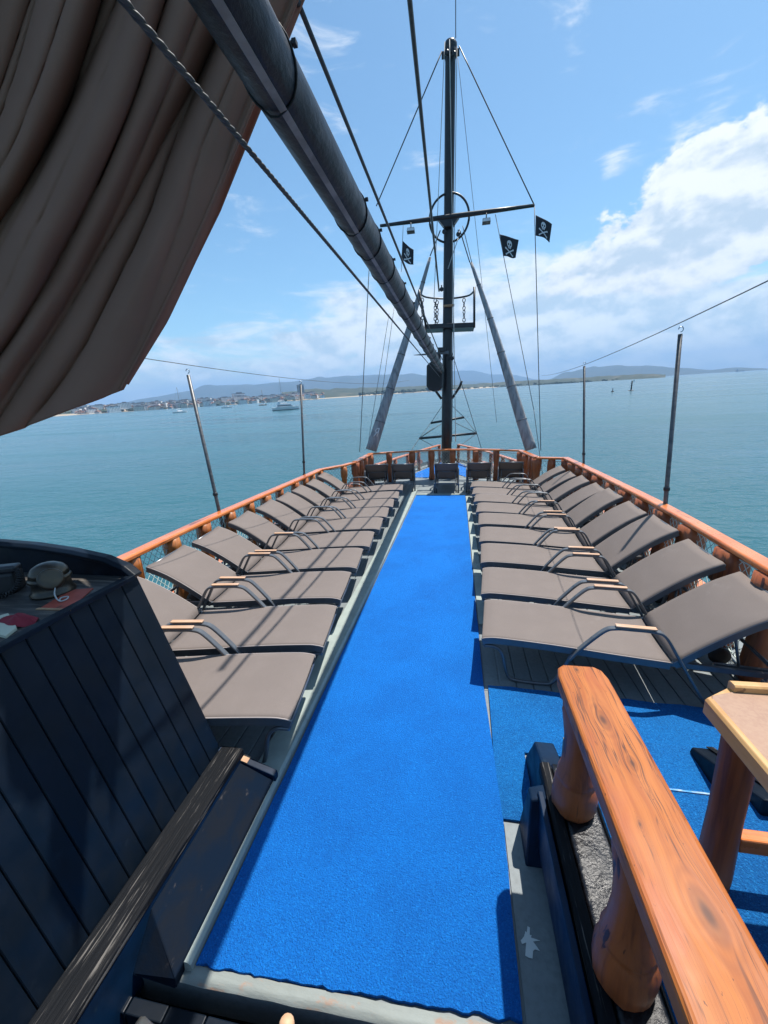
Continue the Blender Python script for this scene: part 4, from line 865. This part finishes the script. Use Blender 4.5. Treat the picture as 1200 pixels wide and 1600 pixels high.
# ------------------------------------------------------------------ ROPES
def rope(name, pts, r, m_, label, n=6, twist=0.0, cat='rope'):
    q = MB(); r_ = r
    if twist:
        P = pts; L_ = [0]
        for a, b in zip(P, P[1:]): L_.append(L_[-1]+(b-a).length)
        for st in range(3):
            w = []
            for i in range(len(P)):
                d = (P[min(i+1, len(P)-1)]-P[max(i-1, 0)]).normalized(); s = d.cross(Vector((0, 0, 1))).normalized(); u = s.cross(d); an = L_[i]*twist+st*2.094
                w.append(P[i]+(s*math.cos(an)+u*math.sin(an))*r*.40)
            q.tube(w, r*.64, 6)
    else: q.tube(pts, r, n)
    return tag(q.build(name, m_), label, cat)
def dense(a, b, sag, step):
    a, b = Vector(a), Vector(b); n = max(8, int((b-a).length/step)); return sagline(a, b, sag, n)
A0 = pz(150, -50, 2.42); A1 = py(688, 590, MY-.2)
rope('cable', dense(A0, A1, .0, .010), .0048, 'rope_dark', 'thick twisted cable crossing before the brown awning, below the boom', twist=120, cat='cable')
rope('rope', dense(py(452, -30, 1.9), py(691, 562, MY-.2), 0, .4), .0115, 'rope_dark', 'dark rope running just right of the boom')
rope('rope', dense(py(629, -110, 3.4), py(686, 455, MY-.25), 0, .5), .020, 'rope_dark', 'steep dark stay from above to the crow nest, left of the mast top')
rope('stay', dense(mtop+Vector((.12, 0, .05)), py(712, -60, MY-.6), 0, .5), .010, 'rope_dark', 'thin wire going straight up from the mast top')
rope('stay', dense(mtop+Vector((-.2, -.02, -.15)), py(588, 322, MY), 0, .5), .014, 'rope_dark', 'lift wire from the mast top to the left yard arm')
rope('stay', dense(mtop+Vector((.2, -.02, -.12)), yr, 0, .5), .014, 'rope_dark', 'lift wire from the mast top to the right yard arm')
rope('halyard', dense(yr, py(845, 704, 10.8), .0, .5), .011, 'rope_grey', 'vertical flag line from the right yard arm down to the rail')
rope('halyard', dense(py(577, 415, 11.2), py(562, 706, 10.9), .0, .5), .010, 'rope_grey', 'vertical line left of the left spar cover, down to the rail')
rope('halyard', dense(py(774, 335, MY-.2), py(834, 640, 11.2), .0, .5), .008, 'rope_grey', 'slanting flag line carrying the middle pirate flag')
rope('halyard', dense(py(834, 640, 11.2), py(848, 745, 10.9), .0, .5), .008, 'rope_grey', 'lower end of the slanting flag line beside the right spar cover')
rope('halyard', dense(py(630, 352, MY-.2), py(627, 425, MY-.2), .0, .5), .007, 'rope_grey', 'short line below the left yard arm carrying the left pirate flag')
rope('stay', dense(mtop+Vector((.17, .1, -.25)), py(776, 660, 13.2), .0, .5), .006, 'rope_grey', 'faint thin wire slanting from mast top behind the right yard arm')
rope('stay', dense(mtop+Vector((-.13, -.19, -.1)), py(678, 470, MY-.25), .0, .5), .009, 'rope_white', 'pale halyard down the left face of the mast')
rope('halyard', dense(mtop+Vector((-.02, -.22, -.1)), py(712, 690, MY-.3), .1, .5), .010, 'rope_white', 'pale halyard down the aft face of the mast')
rope('halyard', dense(py(714, 72, MY-.1), py(706, 690, MY-.25), .0, .5), .009, 'rope_grey', 'grey halyard down the right face of the mast')
rope('halyard', dense(py(716, 372, MY-.1), py(700, 420, MY-.25), .0, .5), .010, 'rope_white', 'short pale rope from the yard bracket round the mast')
rope('stay', dense(py(672, 400, MY), py(688, 360, MY-.1), .0, .5), .014, 'rope_dark', 'short dark lashing from left spar cover up to the yard')
rope('stay', dense(py(718, 358, MY-.1), py(734, 410, MY-.1), .0, .5), .014, 'rope_dark', 'short dark lashing from right spar cover up to the yard')
rope('stay', dense(py(723, 353, MY-.1), py(737, 410, MY-.1), .0, .5), .010, 'rope_grey', 'grey line beside the right spar cover lashing')
rope('stay', dense(py(616, 480, 12.4), py(585, 700, 11.6), .0, .5), .007, 'rope_grey', 'thin wire left of the left spar cover')
rope('stay', dense(py(608, 490, 12.4), py(574, 700, 11.6), .0, .5), .007, 'rope_grey', 'thinnest wire, beside the left spar cover')
rope('stay', dense(py(700, 530, 12.3), py(752, 700, 14), .0, .5), .010, 'rope_grey', 'thin wire from mid mast down right to the foredeck')
rope('wire', dense(py(150, 548, 2.5), py(640, 594, MY+.5), .15, .5), .0032, 'rope_grey', 'thin wire over the left water from the awning to the mast', cat='wire')
rope('wire', dense(py(1290, 395, 1.9), py(846, 587, 11.2), .10, .5), .003, 'rope_grey', 'thin wire rising to the upper right over the island', cat='wire')
# bowsprit ladder: two dark cross bars with lines
bs = thing('bowsprit', (-.42, 18.4, 0), 'bowsprit with two dark cross bars and stays, seen past the mast foot', 'bowsprit')
q = MB(); q.tube([Vector((-.42, 17.2, .0)), Vector((-.47, 20.5, .75)), Vector((-.5, 23, 1.2))], [.14, .12, .08], 12); q.build('spar', 'black', bs)
c1a, c1b = py(673, 661, 20), py(725, 652, 20); c2a, c2b = py(655, 685, 18.5), py(745, 677, 18.5)
for a, b in ((c1a, c1b), (c2a, c2b)):
    q = MB(); q.tube([a, b], .055, 8); q.build('cross_bar', 'black', bs)
tip = Vector((-.5, 22.9, 1.3)); top_ = py(697, 625, 19)
for a, b in ((c1a, c2a), (c1b, c2b), (c2a, py(642, 705, 16.5)), (c2b, py(752, 700, 16.5)), (c1a, top_), (c1b, top_), (c2a, py(690, 662, 18.5)), (c2b, py(710, 660, 18.5)), (c2a, py(678, 668, 19)), (c2a, py(692, 705, 17)), (c2b, py(708, 705, 17))):
    q = MB(); q.tube([a, b], .013, 5); q.build('stay', 'rope_dark', bs)
# ------------------------------------------------------------------ SPAR COVERS (wrapped shrouds) either side of the mast
def cover(a, b, w0, w1, label, letter=None):
    r = thing('spar_cover', b, label, 'spar cover'); q = MB(); n = 26; k = 14; ax = (b-a).normalized(); sd = ax.cross(Vector((0, 1, 0))).normalized(); fw = ax.cross(sd)
    vs = []
    for i in range(n+1):
        t = i/n; p = a.lerp(b, t)+sd*.02*math.sin(t*5); w = w0+(w1-w0)*t**.9
        for j in range(k):
            an = 2*math.pi*j/k; f = 1+.10*mnoise.noise(Vector((j*.9, i*.16, a.x)))
            vs.append(p+sd*math.cos(an)*w*f+fw*math.sin(an)*w*.55*f)
    q.add(vs, [(i*k+j, i*k+(j+1) % k, (i+1)*k+(j+1) % k, (i+1)*k+j) for i in range(n) for j in range(k)]+[list(range(k)), [n*k+j for j in range(k)]], True)
    q.build('canvas', 'cover', r)
    q = MB()
    for t in (.12, .3, .48, .66, .84):
        p = a.lerp(b, t)+sd*.02*math.sin(t*5); w = w0+(w1-w0)*t**.9
        q.tube([p+sd*math.cos(2*math.pi*j/16)*w*1.06+fw*math.sin(2*math.pi*j/16)*w*.60 for j in range(16)], .010, 5, closed=True)
    q.build('lashing', 'rope_grey', r)
    if letter:
        q = MB(); c = a.lerp(b, .90)+fw*(-1 if fw.y > 0 else 1)*(w0+(w1-w0)*.9)*.62; X = Vector((1, 0, .05)).normalized(); Z = -ax
        for (x0, y0), (x1, y1) in letter:
            p0, p1 = c+X*x0+Z*y0, c+X*x1+Z*y1; d = p1-p0; q.tube([p0-d*.06, p1+d*.06], .014, 6)
        q.build('lettering', 'emblem', r)
    return r
s_ = .085
YA = [((.5, -1), (.5, 1)), ((.5, 1), (-.3, 1)), ((-.3, 1), (-.6, .6)), ((-.6, .6), (-.3, .05)), ((-.3, .05), (.5, .05)), ((0.1, .05), (-.6, -1))]
YA = [((a*s_, b*s_*1.3), (c*s_, d*s_*1.3)) for (a, b), (c, d) in YA]
cover(py(672, 402, MY), py(581, 704, 11.35), .035, .165, 'grey canvas spar cover left of the mast with a letter near its foot', YA)
cover(py(736, 410, MY), py(831, 702, 11.2), .035, .155, 'grey canvas spar cover right of the mast, leaning to the right corner post')
# ------------------------------------------------------------------ PIRATE FLAGS
def flag(cs, Yf, label, sc, twist=0.0):
    a, b, c, d = [py(u, v, Yf) for u, v in cs]                # hoist top, fly top, fly bottom, hoist bottom
    r = thing('pirate_flag', d, label, 'flag', 'pirate flags under the yard')
    def F(u, v, off=0.0):
        p = a.lerp(b, u).lerp(d.lerp(c, u), v); return p + Vector((0, .055*math.sin(u*5.2+v*1.4+twist)*u - off, .03*math.sin(u*4.5+twist)*u))
    q = MB(); q.grid(lambda u, v: F(u, v), 20, 12); q.build('cloth', 'flag', r, solid=.004)
    q = MB()
    def disc(cx, cy, rx, ry, off, n=14):
        vs = [F(cx, cy, off)]+[F(cx+rx*math.cos(2*math.pi*i/n), cy+ry*math.sin(2*math.pi*i/n), off) for i in range(n)]
        q.add(vs, [(0, 1+i, 1+(i+1) % n) for i in range(n)])
    def bar(x0, y0, x1, y1, w, off):
        dx, dy = x1-x0, y1-y0; l = math.hypot(dx, dy); nx, ny = -dy/l*w, dx/l*w; k = 6; vs = []
        for i in range(k+1):
            x, y = x0+dx*i/k, y0+dy*i/k; vs += [F(x+nx, y+ny, off), F(x-nx, y-ny, off)]
        q.add(vs, [(2*i, 2*i+1, 2*i+3, 2*i+2) for i in range(k)])
    q.m = 0; disc(.5, .36, .145, .19, .008); bar(.5, .40, .5, .585, .085, .0085)
    bar(.26, .60, .74, .90, .03, .008); bar(.26, .90, .74, .60, .03, .0085)
    for x, y in ((.26, .60), (.74, .90), (.26, .90), (.74, .60)): disc(x, y, .045, .05, .009, 8)
    q.m = 1; disc(.44, .38, .04, .06, .012, 8); disc(.56, .38, .04, .06, .012, 8); disc(.5, .47, .018, .03, .012, 6)
    for x in (.46, .5, .54): bar(x, .52, x, .58, .007, .012)
    q.build('emblem', ['emblem', 'flag'], r, recalc=False)
flag([(837, 336), (862, 349), (859, 376), (837, 368)], MY-.24, 'pirate flag with skull at the tip of the right yard arm', 1, .4)
flag([(781, 366), (811, 374), (806, 402), (786, 400)], MY-.2, 'pirate flag with skull and crossed bones on the slanting line, middle of the three', 1, 2.0)
flag([(629, 376), (646, 391), (646, 416), (627, 405)], MY-.2, 'pirate flag hanging below the left yard arm, left of the mast', 1, 3.3)
# ------------------------------------------------------------------ FURLED AWNING, upper left
def awn(u, v):
    # u: 0 at the right edge .. 1 far left (out of frame); v: 0 top .. 1 bottom
    P = [(Vector((505-640*u, -90)), 0), (Vector((398-630*u, 165)), 0), (Vector((322-650*u, 350)), 0), (Vector((243-600*u, 515)), 0), (Vector((194-560*u, 608+60*u)), 0)]
    pts = [p[0] for p in P]
    pts[3].x -= 40*u; pts[4].x -= 150*math.sin(min(1, u*2.2)*math.pi/2); pts[4].y += 104*math.sin(min(1, u*2.2)*math.pi/2)
    x = v*(len(pts)-1); k = min(int(x), len(pts)-2); t = x-k
    P4 = [pts[max(k-1, 0)], pts[k], pts[k+1], pts[min(k+2, len(pts)-1)]]
    a, b, c, d = P4
    p = 0.5*((2*b)+(c-a)*t+(2*a-5*b+4*c-d)*t*t+(3*b-3*c+d-a)*t**3)
    w = u + .035*math.sin(v*3.1+u*4)*u + .05*mnoise.noise(Vector((u*3.1, v*1.6, 2.2))) + .012*mnoise.noise(Vector((u*9, v*5, 7)))
    # folds: deep rounded rolls separated by sharp valleys
    f = 0
    for fr, am, ph in ((3.3, .052, .55), (6.1, .030, 1.9), (11.5, .012, .3)):
        s = math.sin((w*fr+ph+.25*math.sin(v*2.2+fr))*math.pi); f += am*(abs(s)**.65*2-1)
    f += .05*mnoise.noise(Vector((u*5+v*1.2, v*1.8, 5.5))) + .012*mnoise.noise(Vector((u*14+v*3, v*4, 9)))
    e = min(1, u/.10); Yb = 1.72 + .10*v - .20*u
    f *= (.25+.75*e)
    q_ = py(p.x, p.y, Yb - f*1.0)
    return q_
aw = thing('furled_awning', py(240, 300, 1.8), 'folded brown canvas awning hanging at the upper left', 'awning')
q = MB(); q.grid(awn, 170, 70); q.build('canvas', 'sail', aw, solid=.006)
# the second, flatter fold just behind the right edge, and the hem seam
def awn2(u, v):
    E = [(512, -90), (425, 130), (345, 330), (262, 500), (200, 600)]
    I = [(420, -90), (330, 165), (270, 350), (205, 515), (150, 590)]
    x = v*4; k = min(int(x), 3); t = x-k
    p = Vector(E[k]).lerp(Vector(E[k+1]), t).lerp(Vector(I[k]).lerp(Vector(I[k+1]), t), u)
    return py(p.x, p.y, 1.98+.03*math.sin(u*7+v*3))
q = MB(); q.grid(awn2, 24, 50); q.build('back_fold', 'sail', aw, solid=.006)
q = MB(); q.tube([awn(.004, v/40)+Vector((0, -.01, 0)) for v in range(41)], .006, 6); q.build('hem', 'sail', aw)
# ------------------------------------------------------------------ HELM CONSOLE, left foreground
con = thing('helm_console', (-1.6, 1.0, -.9), 'dark navy planked helm console with sloping front, left foreground', 'console')
YF, PB, PT = 1.635, Vector((-1.293, 0, .20)), Vector((-1.63, 0, 1.232))
q = MB(); nb = 16; ys = [YF - i*.093 for i in range(nb+1)]; pn = (PT-PB).normalized(); nrm = Vector((pn.z, 0, -pn.x)).normalized()
tw = .055
for i in range(nb):
    y1, y0 = ys[i]-.002, ys[i+1]+.002; a, b = PB-Vector((0, 0, .05)), PT
    dx = lambda y: .045*((YF-y)/1.1)**2
    q.hexa([Vector((a.x-.03, y0, a.z)), Vector((a.x, y0, a.z)), Vector((a.x, y1, a.z)), Vector((a.x-.03, y1, a.z)),
            Vector((b.x-.03+dx(y0), y0, b.z)), Vector((b.x+dx(y0), y0, b.z)), Vector((b.x+dx(y1), y1, b.z)), Vector((b.x-.03+dx(y1), y1, b.z))])
q.build('front_panel', 'navy', con, bevel=.003, seg=1)
rim = [py(u, v, YF) for u, v in ((216, 899), (200, 886), (170, 873), (120, 862), (60, 853), (0, 848), (-120, 842))]
q = MB(); poly = [Vector((PB.x-.03, YF-.03, -.9)), Vector((PB.x-.03, YF-.03, PB.z)), Vector((PT.x-.0, YF-.03, PT.z-.012))] + [Vector((p.x, YF-.03, p.z)) for p in rim[1:]] + [Vector((rim[-1].x, YF-.03, -.9))]
q.prism(poly, (0, .045, 0)); q.build('end_wall', 'navy', con, bevel=.006)
q = MB(); q.sweep([Vector((p.x, YF-.01, p.z)) for p in rim], [(-.032, -.012), (.032, -.012), (.036, .006), (.02, .02), (-.02, .02), (-.036, .006)]); q.build('rim', 'navy', con, bevel=.004)
q = MB(); q.prism([(PT.x-.028, YF-.03, 1.214), (PT.x-.028+.045, .35, 1.214), (-2.9, .35, 1.214), (-2.9, YF-.03, 1.214)], (0, 0, .022)); q.build('top', 'topwood', con)
q = MB(); q.sweep([Vector((PT.x+.0+dx(y), y, 1.236)) for y in [YF-.03-.1*i for i in range(13)]], [(-.034, -.012), (.012, -.012), (.012, .004), (.004, .010), (-.034, .010)]); q.build('nosing', 'navy', con, bevel=.003)
q = MB(); q.span(-1.30, -1.165, .30, 1.64, .17, .205); q.build('trim', 'weather', con, bevel=.006)
q = MB(); q.span(-1.19, -1.168, .30, 1.62, -.10, .168); q.build('trim_face', 'navy_blue', con, bevel=.004)
q = MB(); q.hexa([Vector(v) for v in ((-1.17, .80, .02), (-.99, .80, .0), (-.99, 1.60, .0), (-1.17, 1.60, .02), (-1.17, .93, .150), (-.985, .80, .056), (-.985, 1.60, .058), (-1.17, 1.60, .150))]); q.build('foot_board', 'navy_scuffed', con, bevel=.006)
q = MB(); q.hexa([Vector(v) for v in ((-1.30, 1.60, -.02), (-.97, 1.60, -.02), (-.97, 1.64, -.02), (-1.30, 1.64, -.02), (-1.30, 1.60, .208), (-.975, 1.60, .085), (-.975, 1.64, .085), (-1.30, 1.64, .208))]); q.build('end_piece', 'navy_blue', con, bevel=.005)
q = MB(); q.hexa([Vector(v) for v in ((-1.165, 1.60, .155), (-1.13, 1.60, .145), (-1.13, 1.642, .145), (-1.165, 1.642, .155), (-1.165, 1.60, .1625), (-1.13, 1.60, .1495), (-1.13, 1.642, .1495), (-1.165, 1.642, .1625))]); q.build('bare_patch', 'rawwood', con)
q = MB()
for yy in (.75, .30): q.hexa([Vector(v) for v in ((-1.32, yy, -.9), (-1.05, yy, -.9), (-1.05, yy+.06, -.9), (-1.32, yy+.06, -.9), (-1.32, yy, .15), (-1.20, yy, .15), (-1.20, yy+.06, .15), (-1.32, yy+.06, .15))])
q.build('bracket', 'navy', con, bevel=.005)
TZ = 1.237
r = thing('worn_patch_plate', pz(100, 945, TZ), 'worn red painted board on the console top under the compass', 'board')
q = MB(); q.prism([pz(u, v, TZ) for u, v in ((62, 952), (110, 952), (146, 920), (118, 922), (98, 930))], (0, 0, .004)); q.build('plate', 'redworn', r)
q = MB(); q.prism([pz(u, v, TZ) for u, v in ((56, 953), (111, 955), (110, 952.5), (61, 951))], (0, 0, .005)); q.build('bare_edge', 'rawwood', r)
# compass
p = pz(84, 925, TZ)
r = thing('compass', p, 'old bronze binnacle compass with domed hood on the console', 'compass')
q = MB(); q.lathe(p, [(.085, 0), (.088, .01), (.078, .02), (.074, .06), (.082, .068), (.084, .078), (.076, .088)], 24); q.build('bowl', 'brass', r)
q = MB(); q.lathe(p, [(.077, .086), (.074, .108), (.060, .128), (.036, .142), (.012, .147), (.002, .148)], 24); q.build('dome', 'brass', r)
q = MB(); ax = Vector((.75, -.55, .25)).normalized(); q.lathe(p+ax*.045+Vector((0, 0, .066)), [(.044, 0), (.046, .03), (.050, .035), (.048, .045), (.036, .048)], 18, ax); q.build('viewing_hood', 'brass', r)
q = MB(); q.tube(bez([p+Vector((.08, -.05, .05)), p+Vector((.12, -.09, .035)), p+Vector((.15, -.10, .012)), p+Vector((.165, -.08, .012)), p+Vector((.15, -.06, .014)), p+Vector((.13, -.075, .014)), p+Vector((.15, -.10, .013))], 5), .0028, 6); q.build('lanyard', 'rope_white', r)
# radio handset and coiled lead
p = pz(12, 925, TZ)
r = thing('radio_handset', p, 'black radio handset with coiled lead at the left edge of the console', 'radio')
q = MB(); q.box(p+Vector((-.03, 0, .05)), (.16, .10, .10), Matrix.Rotation(.5, 3, 'Z')); q.build('radio_body', 'rubber', r, bevel=.012)
q = MB(); q.box(p+Vector((.01, .01, .115)), (.11, .06, .035), Matrix.Rotation(.4, 3, 'Z')); q.build('microphone', 'black', r, bevel=.012, seg=3)
q = MB(); base = bez([p+Vector((.06, .02, .11)), p+Vector((.095, 0, .075)), p+Vector((.09, -.03, .03)), p+Vector((.05, -.07, .014)), p+Vector((-.02, -.10, .014)), p+Vector((-.10, -.11, .014))], 30); w = []
for i, c in enumerate(base):
    d = (base[min(i+1, len(base)-1)]-base[max(0, i-1)]).normalized(); s1 = d.cross(Vector((.3, .2, 1))).normalized(); s2 = s1.cross(d); w.append(c+(s1*math.cos(i*1.1)+s2*math.sin(i*1.1))*.010)
q.tube(w, .0032, 5); q.build('coiled_lead', 'rubber', r)
p = pz(30, 975, TZ)
r = thing('folded_cloth', p, 'crimson folded cloth with a cream card at the left edge of the console top', 'cloth')
q = MB(); cc = pz(28, 972, TZ); q.grid(lambda a, b: cc+Vector((.085*math.cos(a*6.283)*b, .05*math.sin(a*6.283)*b, .03*(1-b**2)+.008*math.sin(a*25)*b+.002)), 28, 6); q.build('fabric', 'redcloth', r)
q = MB(); q.prism([pz(u, v, TZ) for u, v in ((-8, 968), (14, 962), (27, 984), (10, 998), (-12, 992))], (0, 0, .012)); q.build('card', 'paper', r)
# ship's wheel below the frame: only one grip shows
wc = Vector((-.41, .56, -.05)); r = thing('helm', wc, 'wooden steering wheel whose pale grip pokes up at the bottom edge', 'steering wheel')
q = MB(); q.tube([wc+Vector((.40*math.cos(2*math.pi*i/48), 0, .40*math.sin(2*math.pi*i/48))) for i in range(48)], .024, 10, closed=True); q.build('rim', 'log', r)
q = MB(); q.lathe(wc+Vector((0, -.05, 0)), [(.03, 0), (.07, .01), (.07, .09), (.03, .1)], 18, (0, 1, 0)); q.build('hub', 'log', r)
for k in range(8):
    a = math.pi/2+k*math.pi/4-.02; d = Vector((math.cos(a), 0, math.sin(a)))
    q = MB(); q.lathe(wc+d*.06, [(.014, 0), (.013, .33)], 10, d); sp = q.build('spoke', 'log', r)
    q = MB(); q.lathe(wc+d*.42, [(.010, 0), (.015, .02), (.019, .09), (.018, .17), (.0185, .205), (.014, .215)], 14, d); q.build('grip', 'slat', sp)
# ------------------------------------------------------------------ RIGHT FOREGROUND: side wall, handrail, steps, table
LZ = .345
wl = thing('stair_side_wall', (.5, 1.2, 0), 'low navy side wall with glossy black top beside the stair', 'wall')
q = MB(); q.span(.425, .60, .1, 1.62, -.01, LZ-.03); q.build('wall_body', 'navy', wl, bevel=.006)
q = MB(); q.grid(lambda a, b: Vector((.443+.155*a, .1+1.54*b, LZ-.006+.005*mnoise.noise(Vector((a*2, b*9, 1)))+(.0 if .02 < a < .98 else -.02))), 12, 60); q.build('ledge', 'ledge', wl, solid=.02)
q = MB(); q.sweep([Vector((.420, y, LZ-.018)) for y in (.1, .6, 1.1, 1.64)], [(-.024, -.05), (.022, -.05), (.022, .018), (-.012, .018), (-.024, .006)]); q.build('edge_trim', 'weather', wl, bevel=.004)
q = MB(); q.sweep([Vector((.375, y, .155)) for y in (.1, .8, 1.5)], [(-.012, -.06), (.012, -.06), (.012, .17), (-.012, .17)]); q.build('lower_board', 'navy_blue', wl, bevel=.004)
q = MB(); q.hexa([Vector(v) for v in ((.31, 1.40, .0), (.43, 1.40, .0), (.43, 1.60, .0), (.31, 1.60, .0), (.33, 1.47, .30), (.43, 1.47, .33), (.43, 1.545, .33), (.33, 1.535, .30))]); q.build('front_post', 'navy_blue', wl, bevel=.008)
q = MB(); q.hexa([Vector(v) for v in ((.40, 1.62, 0), (.52, 1.62, 0), (.52, 2.0, 0), (.40, 2.0, 0), (.41, 1.62, .33), (.51, 1.62, .33), (.51, 1.84, .27), (.41, 1.84, .27))]); q.build('sloping_cheek', 'navy_blue', wl, bevel=.012)
hr = thing('stair_handrail', (.5, 1.5, LZ), 'thick varnished orange handrail with wooden balusters, right foreground', 'handrail')
q = MB(); HX = .497
pf = [Vector((x, y, 0)) for x, y in ((-.095, 0), (.095, 0))]
plan = [(HX-.095, .15), (HX+.095, .15), (HX+.095, 1.47), (HX+.085, 1.52), (HX+.06, 1.545), (HX-.06, 1.545), (HX-.085, 1.52), (HX-.095, 1.47)]
q.prism([(x, y, .885) for x, y in plan], (0, 0, .065)); q.build('handrail', 'plank_top', hr, bevel=.014, seg=3)
for yy in (1.43, .90, .36):
    k = rnd.uniform(.97, 1.04)
    q = MB(); q.lathe((HX-.005, yy, LZ-.008), [(.070*k, 0), (.080*k, .02), (.085*k, .07), (.083*k, .115), (.074*k, .150), (.071*k, .158), (.074*k, .166), (.073*k, .18), (.061*k, .225), (.054*k, .30), (.056*k, .37), (.064*k, .44), (.071*k, .49), (.068*k, .50), (.072, .51), (.072, .545)], 20, (0, 0, 1), .05); q.build('baluster', 'log_dark', hr)
# stair treads (carpeted)
q = MB(); poly = [(.60, 1.56), (1.30, 1.56), (1.30, 2.0), (.60, 2.0)]
q.prism([(x, y, .0) for x, y in poly], (0, 0, .165)); q.span(.60, 2.6, .1, 1.56, -.01, .325); tag(q.build('steps', 'deck'), kind='structure')
st = thing('stair_carpet', (.9, 1.7, .16), 'blue turf covering the steps right of the handrail', 'carpet')
q = MB(); q.span(.606, 1.24, 1.555, 2.012, .166, .178); q.span(.606, 1.24, 2.0, 2.012, .01, .17); q.build('tread', 'carpet_old', st, bevel=.006)
q = MB(); q.span(.602, 2.5, .1, 1.568, .326, .339); q.build('platform_turf', 'carpet_old', st, bevel=.006)
q = MB(); q.sweep([Vector((x, 1.572+.004*mnoise.noise(Vector((x*9, 0, 0))), .333)) for x in [.61+.05*i for i in range(14)]], [(-.004, -.012), (.004, -.012), (.004, .009), (-.004, .009)]); q.build('frayed_edge', 'fray', st)
ck = thing('stair_cheek', (1.28, 1.8, 0), 'small navy sloping stair cheek between the steps and the table leg', 'stair cheek')
q = MB(); q.hexa([Vector(v) for v in ((1.22, 1.50, .0), (1.33, 1.50, .0), (1.33, 2.03, .0), (1.22, 2.03, .0), (1.225, 1.50, .42), (1.325, 1.50, .42), (1.325, 1.97, .215), (1.225, 1.97, .215))]); q.build('board', 'navy', ck, bevel=.01)
q = MB(); q.hexa([Vector(v) for v in ((1.295, 1.50, .424), (1.327, 1.50, .424), (1.327, 1.972, .219), (1.295, 1.972, .219), (1.295, 1.50, .430), (1.327, 1.50, .430), (1.327, 1.972, .225), (1.295, 1.972, .225))]); q.build('lit_top', 'weather', ck)  # paler strip along the right of the top: sunlight put in as colour
# table on the raised platform
TT = 1.08
tb = thing('table', (1.2, 1.0, .339), 'brown topped table with pine edging on log legs, right edge', 'table')
c0, c1_, c2, c3 = pz(1112, 1092, TT), pz(1143, 1077, TT), pz(1300, 1098, TT), pz(1200, 1222, TT)
x0 = c0.x
y1 = c1_.y
poly = [(x0, .35), (x0+.9, .35), (x0+.9, y1+.02), (c1_.x+.02, y1), (x0+.012, c0.y+.02), (x0, c0.y)]
q = MB(); q.prism([(x, y, TT-.04) for x, y in poly], (0, 0, .038)); q.build('tabletop', 'tablebrown', tb, bevel=.003)
q = MB(); q.sweep([Vector((x0-.011, y, TT-.022)) for y in (.35, .8, c0.y-.004)], [(-.011, -.026), (.0135, -.026), (.0135, .026), (.006, .029), (-.004, .029), (-.011, .02)]); q.sweep([Vector((x0-.004, c0.y, TT-.022)), Vector((c1_.x+.01, y1+.010, TT-.022))], [(-.011, -.026), (.011, -.026), (.011, .016), (-.011, .016)]); q.build('edging', 'pine', tb, bevel=.003)
q = MB(); q.sweep([Vector((c1_.x+.0, y1+.004, TT+.004)), Vector((x0+.9, y1+.024, TT+.004))], [(-.017, -.03), (.017, -.03), (.017, .012), (.010, .018), (-.010, .018), (-.017, .012)]); q.build('back_edging', 'pine', tb, bevel=.002)
lg = pz(1104, 1372, .339)
for lx, ly in ((lg.x+.015, lg.y), (lg.x+.66, lg.y), (lg.x+.66, .5)):
    q = MB(); q.lathe((lx, ly, .339), [(.050, 0), (.052, .05), (.047, .3), (.049, .55), (.052, TT-.04-.342)], 16, (0, 0, 1), .06); q.build('leg', 'log_dark', tb)
q = MB(); q.span(lg.x+.06, lg.x+.62, lg.y-.022, lg.y+.022, .50, .56); q.build('stretcher', 'rail_x', tb, bevel=.006)
# splash of white paint on the side deck
q = MB(); cc = pz(825, 1468, .0)+Vector((.0, 0, .0065)); vs = [cc]; n = 22
for i in range(n):
    rr = rnd.choice((.012, .018, .045, .014, .03)); a = 2*math.pi*i/n; vs.append(cc+Vector((rr*math.cos(a), rr*1.3*math.sin(a), 0)))
q.add(vs, [(0, 1+i, 1+(i+1) % n) for i in range(n)]); tag(q.build('paint_splash', 'splat'), 'white paint splash on the grey side deck by the carpet edge', 'stain')
# ------------------------------------------------------------------ AIR
hz = bpy.data.materials.new('sea_haze'); hz.use_nodes = True; t = hz.node_tree; t.nodes.clear()
v = t.nodes.new('ShaderNodeVolumePrincipled'); v.inputs['Color'].default_value = (0.38, 0.64, 1.0, 1); v.inputs['Density'].default_value = 1.55e-4; v.inputs['Anisotropy'].default_value = 0.0
o_ = t.nodes.new('ShaderNodeOutputMaterial'); t.links.new(v.outputs[0], o_.inputs['Volume'])
q = MB(); q.span(-11800, 11800, -11800, 11800, -5, 520)
tag(q.build('haze', hz), kind='stuff', ship=False)
# ------------------------------------------------------------------ the ship lies slightly trimmed on the water
for o in SHIP:
    if o.parent is None: o.matrix_basis = T @ o.matrix_basis
